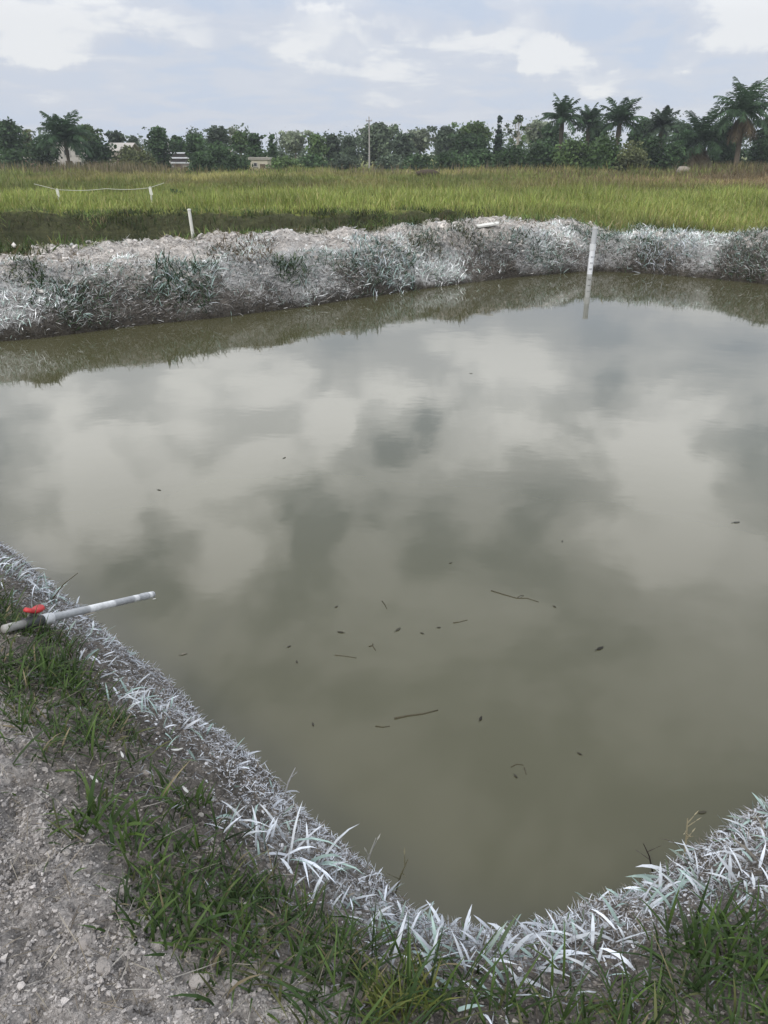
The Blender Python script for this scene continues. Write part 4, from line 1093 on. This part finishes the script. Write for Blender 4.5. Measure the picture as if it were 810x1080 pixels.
sprig('bare grey stalk on the waterline left of the branching sprig', 690, 920, .12, (-.05, .03), (.07, .06, .05), 2)
sprig('thin pale stalk at the waterline of the left-hand near bank', 384, 922, .09, (.04, .07), (.3, .3, .28), 2)
sprig('thin dark stalk at the waterline near the pond corner', 415, 945, .12, (.05, .05), (.14, .13, .08), 3)
sprig('whitened forked stalk at the upper left waterline', 297, 845, .10, (.05, .07), (.4, .4, .41), 2)
sprig('long brown stalk lying out over the water above the pipe', 52, 632, .10, (.13, .10), (.10, .085, .05), 0)

# ------------------------------------------------------------------ floating bits
FL = 'bits floating on the pond'
def twig(label, pts, r=.006, col=(.075, .067, .046), fork=False):
    r *= .72
    P = [np.array([*onz(*p), .0005]) for p in pts]; o_ = P[0].copy(); o_[2] = 0
    P = [p - o_ for p in P]; m = MB(); m.tube(P, np.linspace(r, r * .55, len(P)), 6, col)
    if fork:
        k = len(P) // 2; dd = P[k] - P[k - 1]; e = P[k] + np.array([-dd[1], dd[0], .0]) * .6 + dd * .3
        m.tube([P[k], (P[k] + e) / 2 + np.array([0, 0, .01]), e], [r * .7, r * .5, r * .3], 5, col)
    o = m.build('twig', M_bark, None, True, tuple(o_)); return tag(o, label, 'twig', FL)
def fleaf(label, px, py, size, rz, col=(.04, .034, .024), name='leaf'):
    size *= .62; p = onz(px, py); u = np.linspace(-1, 1, 9); wv = .36 * (1 - u ** 2) ** .7 * (1 - .25 * u)
    top = [];
    for a, b in zip(u, wv):
        zc = .010 + .012 * a * a
        top += [(a * .5, -b * .5, zc + .012 * b), (a * .5, 0, zc - .006), (a * .5, b * .5, zc + .014 * b)]
    top = np.array(top) * size; bot = top.copy(); bot[:, 2] -= .0015
    n_ = len(top); Q = []
    for i in range(8):
        for j in range(2):
            a = i * 3 + j; Q += [[a, a + 3, a + 4, a + 1], [n_ + a, n_ + a + 1, n_ + a + 4, n_ + a + 3]]
    m = MB(); m.add(np.concatenate([top, bot]), Q, None, col); m.tube([(-.5 * size, 0, .02 * size), (-.78 * size, .05 * size, .03 * size)], .03 * size, 5, col)
    o = m.build(name, M_leaf, None, True, (p[0], p[1], .003)); o.rotation_euler = (0, 0, rz); return tag(o, label, 'leaf', FL)
twig('long forked dark twig floating right of the pond middle', [(518, 623), (531, 627), (545, 631), (556, 631), (568, 635)], .006, fork=True)
twig('thickest dark stick floating lowest in the middle of the pond', [(416, 758), (430, 755), (446, 753), (462, 749)], .008)
twig('short faint stick end just left of the thickest stick', [(396, 766), (404, 767), (411, 766)], .005, (.075, .068, .045))
twig('short straight twig left of the small T-shaped one', [(353, 691), (364, 692), (376, 694)], .005, (.10, .09, .065))
twig('small T-shaped dark twig floating in the middle', [(389, 682), (393, 681), (396, 686)], .006, fork=True)
twig('thin twig floating left of the long forked one', [(478, 657), (485, 656), (493, 654)], .005)
twig('faint thin twig furthest left of the floating bits in the middle', [(403, 634), (406, 638), (408, 642)], .005, (.06, .055, .036))
twig('bent broken straw lowest on the water towards the near right bank', [(539, 809), (545, 806), (552, 807)], .004)
twig('small straight straw beside the bent broken one', [(553, 810), (555, 817)], .004)
fleaf('dark curled leaf floating right of all the twigs', 633, 684, .085, .6, (.022, .02, .015))
fleaf('round dark leaf right of the thickest stick', 507, 758, .055, 1.2, (.020, .016, .012))
fleaf('dark leaf beside the short straight twig', 359, 667, .06, 2.9)
fleaf('pale little leaf floating below the pipe mouth', 194, 690, .06, .4, (.22, .20, .16))
fleaf('olive leaf floating close to the near right bank', 741, 857, .06, .2, (.07, .065, .045))
fleaf('small grey leaf floating by the right edge of the picture', 777, 551, .09, .2, (.10, .10, .09))
fleaf('curled leaf floating between the T-shaped twig and the forked one', 420, 664, .07, .9, (.06, .055, .04))
fleaf('small white fleck just under the open mouth of the pipe', 163, 632, .035, .3, (.65, .65, .63))  # small white fleck, built with the leaf shape
for px, py in [(305, 682), (313, 698), (330, 764), (611, 795), (593, 571), (475, 594), (168, 517), (300, 483), (497, 394), (463, 662), (544, 819), (445, 668), (355, 640), (585, 640)]:
    fleaf('tiny dark speck of leaf floating on the muddy water', px, py, .038 if py > 560 else .06, U(0, 6), (.05, .045, .034), 'leaf_speck')

# larger clods and whitened scraps on the near bank
for i, (px, py, r, cl_, lb) in enumerate([
    (153, 972, .030, (.40, .385, .37), 'palest rounded clod beside the lowest green tuft'),
    (212, 860, .016, (.42, .40, .36), 'small pale clod in the bare strip under the waterline grass'),
    (222, 886, .014, (.46, .44, .40), 'small pale stone beside the whitened upright tuft'),
    (130, 940, .026, (.26, .24, .23), 'grey clod on the path edge left of the palest one'),
    (165, 1000, .026, (.28, .26, .25), 'grey clod on the path edge just below the palest one'),
    (92, 995, .034, (.20, .185, .178), 'large dark clod in the middle of the clay path'),
    (110, 1020, .034, (.24, .225, .215), 'large grey clod below the large dark one'),
    (210, 1035, .034, (.30, .285, .275), 'flat grey clod at the bottom of the clay path'),
    (45, 755, .045, (.22, .205, .20), 'big cracked clod at the upper end of the clay path'),
    (70, 900, .018, (.34, .32, .30), 'light clod left of the broad-leaved tuft'),
    (340, 1050, .030, (.24, .23, .225), 'grey clod at the bottom edge beside the yellow-green tuft')]):
    b = hit(px, py); rock('clay_clod', lb, 'clod', b[0], b[1], b[2] + r * .05, (r * .62, r * .5, r * .5), np.array(cl_) * .5 + np.array([.16, .145, .135]), 'larger clods on the clay path', seed=20 + i, smooth=False, sub=IV3, fac=IF3)
def scrap(label, px, py, L, rz):
    b = hit(px, py); m = MB(); u = np.linspace(-1, 1, 7); V = []
    for a in u:
        ww = .17 * (1 - a * a * .9); V += [(a * .5, -ww * .5, .10 * a * a), (a * .5, ww * .5, .10 * a * a + .05)]
    V = np.array(V) * L * .6; B = V - np.array([0, 0, .0012]); n_ = len(V)
    Q = [[2 * i, 2 * i + 2, 2 * i + 3, 2 * i + 1] for i in range(6)] + [[n_ + 2 * i, n_ + 2 * i + 1, n_ + 2 * i + 3, n_ + 2 * i + 2] for i in range(6)]
    m.add(np.concatenate([V, B]), Q, None, (.62, .62, .61)); o = m.build('limed_leaf', M_lime, None, False, (b[0], b[1], b[2] + .035)); o.rotation_euler = (U(-.3, .3), U(-.3, .3), rz)
    return tag(o, label, 'leaf', 'fallen whitened leaves on the near bank')
scrap('fallen whitened leaf on the bare strip below the pipe, uppermost', 188, 799, .07, .2)
scrap('fallen whitened leaf right of the broad-leaved tuft', 197, 842, .075, -.8)
scrap('fallen whitened leaf above the broad-leaved tuft', 131, 806, .07, -1.0)
scrap('fallen whitened leaf left above the broad-leaved tuft by the path', 102, 832, .08, -.7)

# ------------------------------------------------------------------ air between here and the trees
hv = MB(); hv.box((0, 900, 5.6), (3800, 3300, 15.2), 0, (1, 1, 1))
HZ, ht, hb = new_mat("haze_air"); 
for n_ in list(ht.nodes):
    if n_.type == 'BSDF_PRINCIPLED': ht.nodes.remove(n_)
pv = node(ht, "ShaderNodeVolumePrincipled"); pv.inputs['Color'].default_value = (.86, .92, 1.0, 1); pv.inputs['Density'].default_value = .0005
ht.links.new(pv.outputs[0], ht.nodes['Material Output'].inputs['Volume'])
tag(hv.build('haze', HZ), 'thin pale haze in the humid air over the fields', 'haze', kind='stuff')
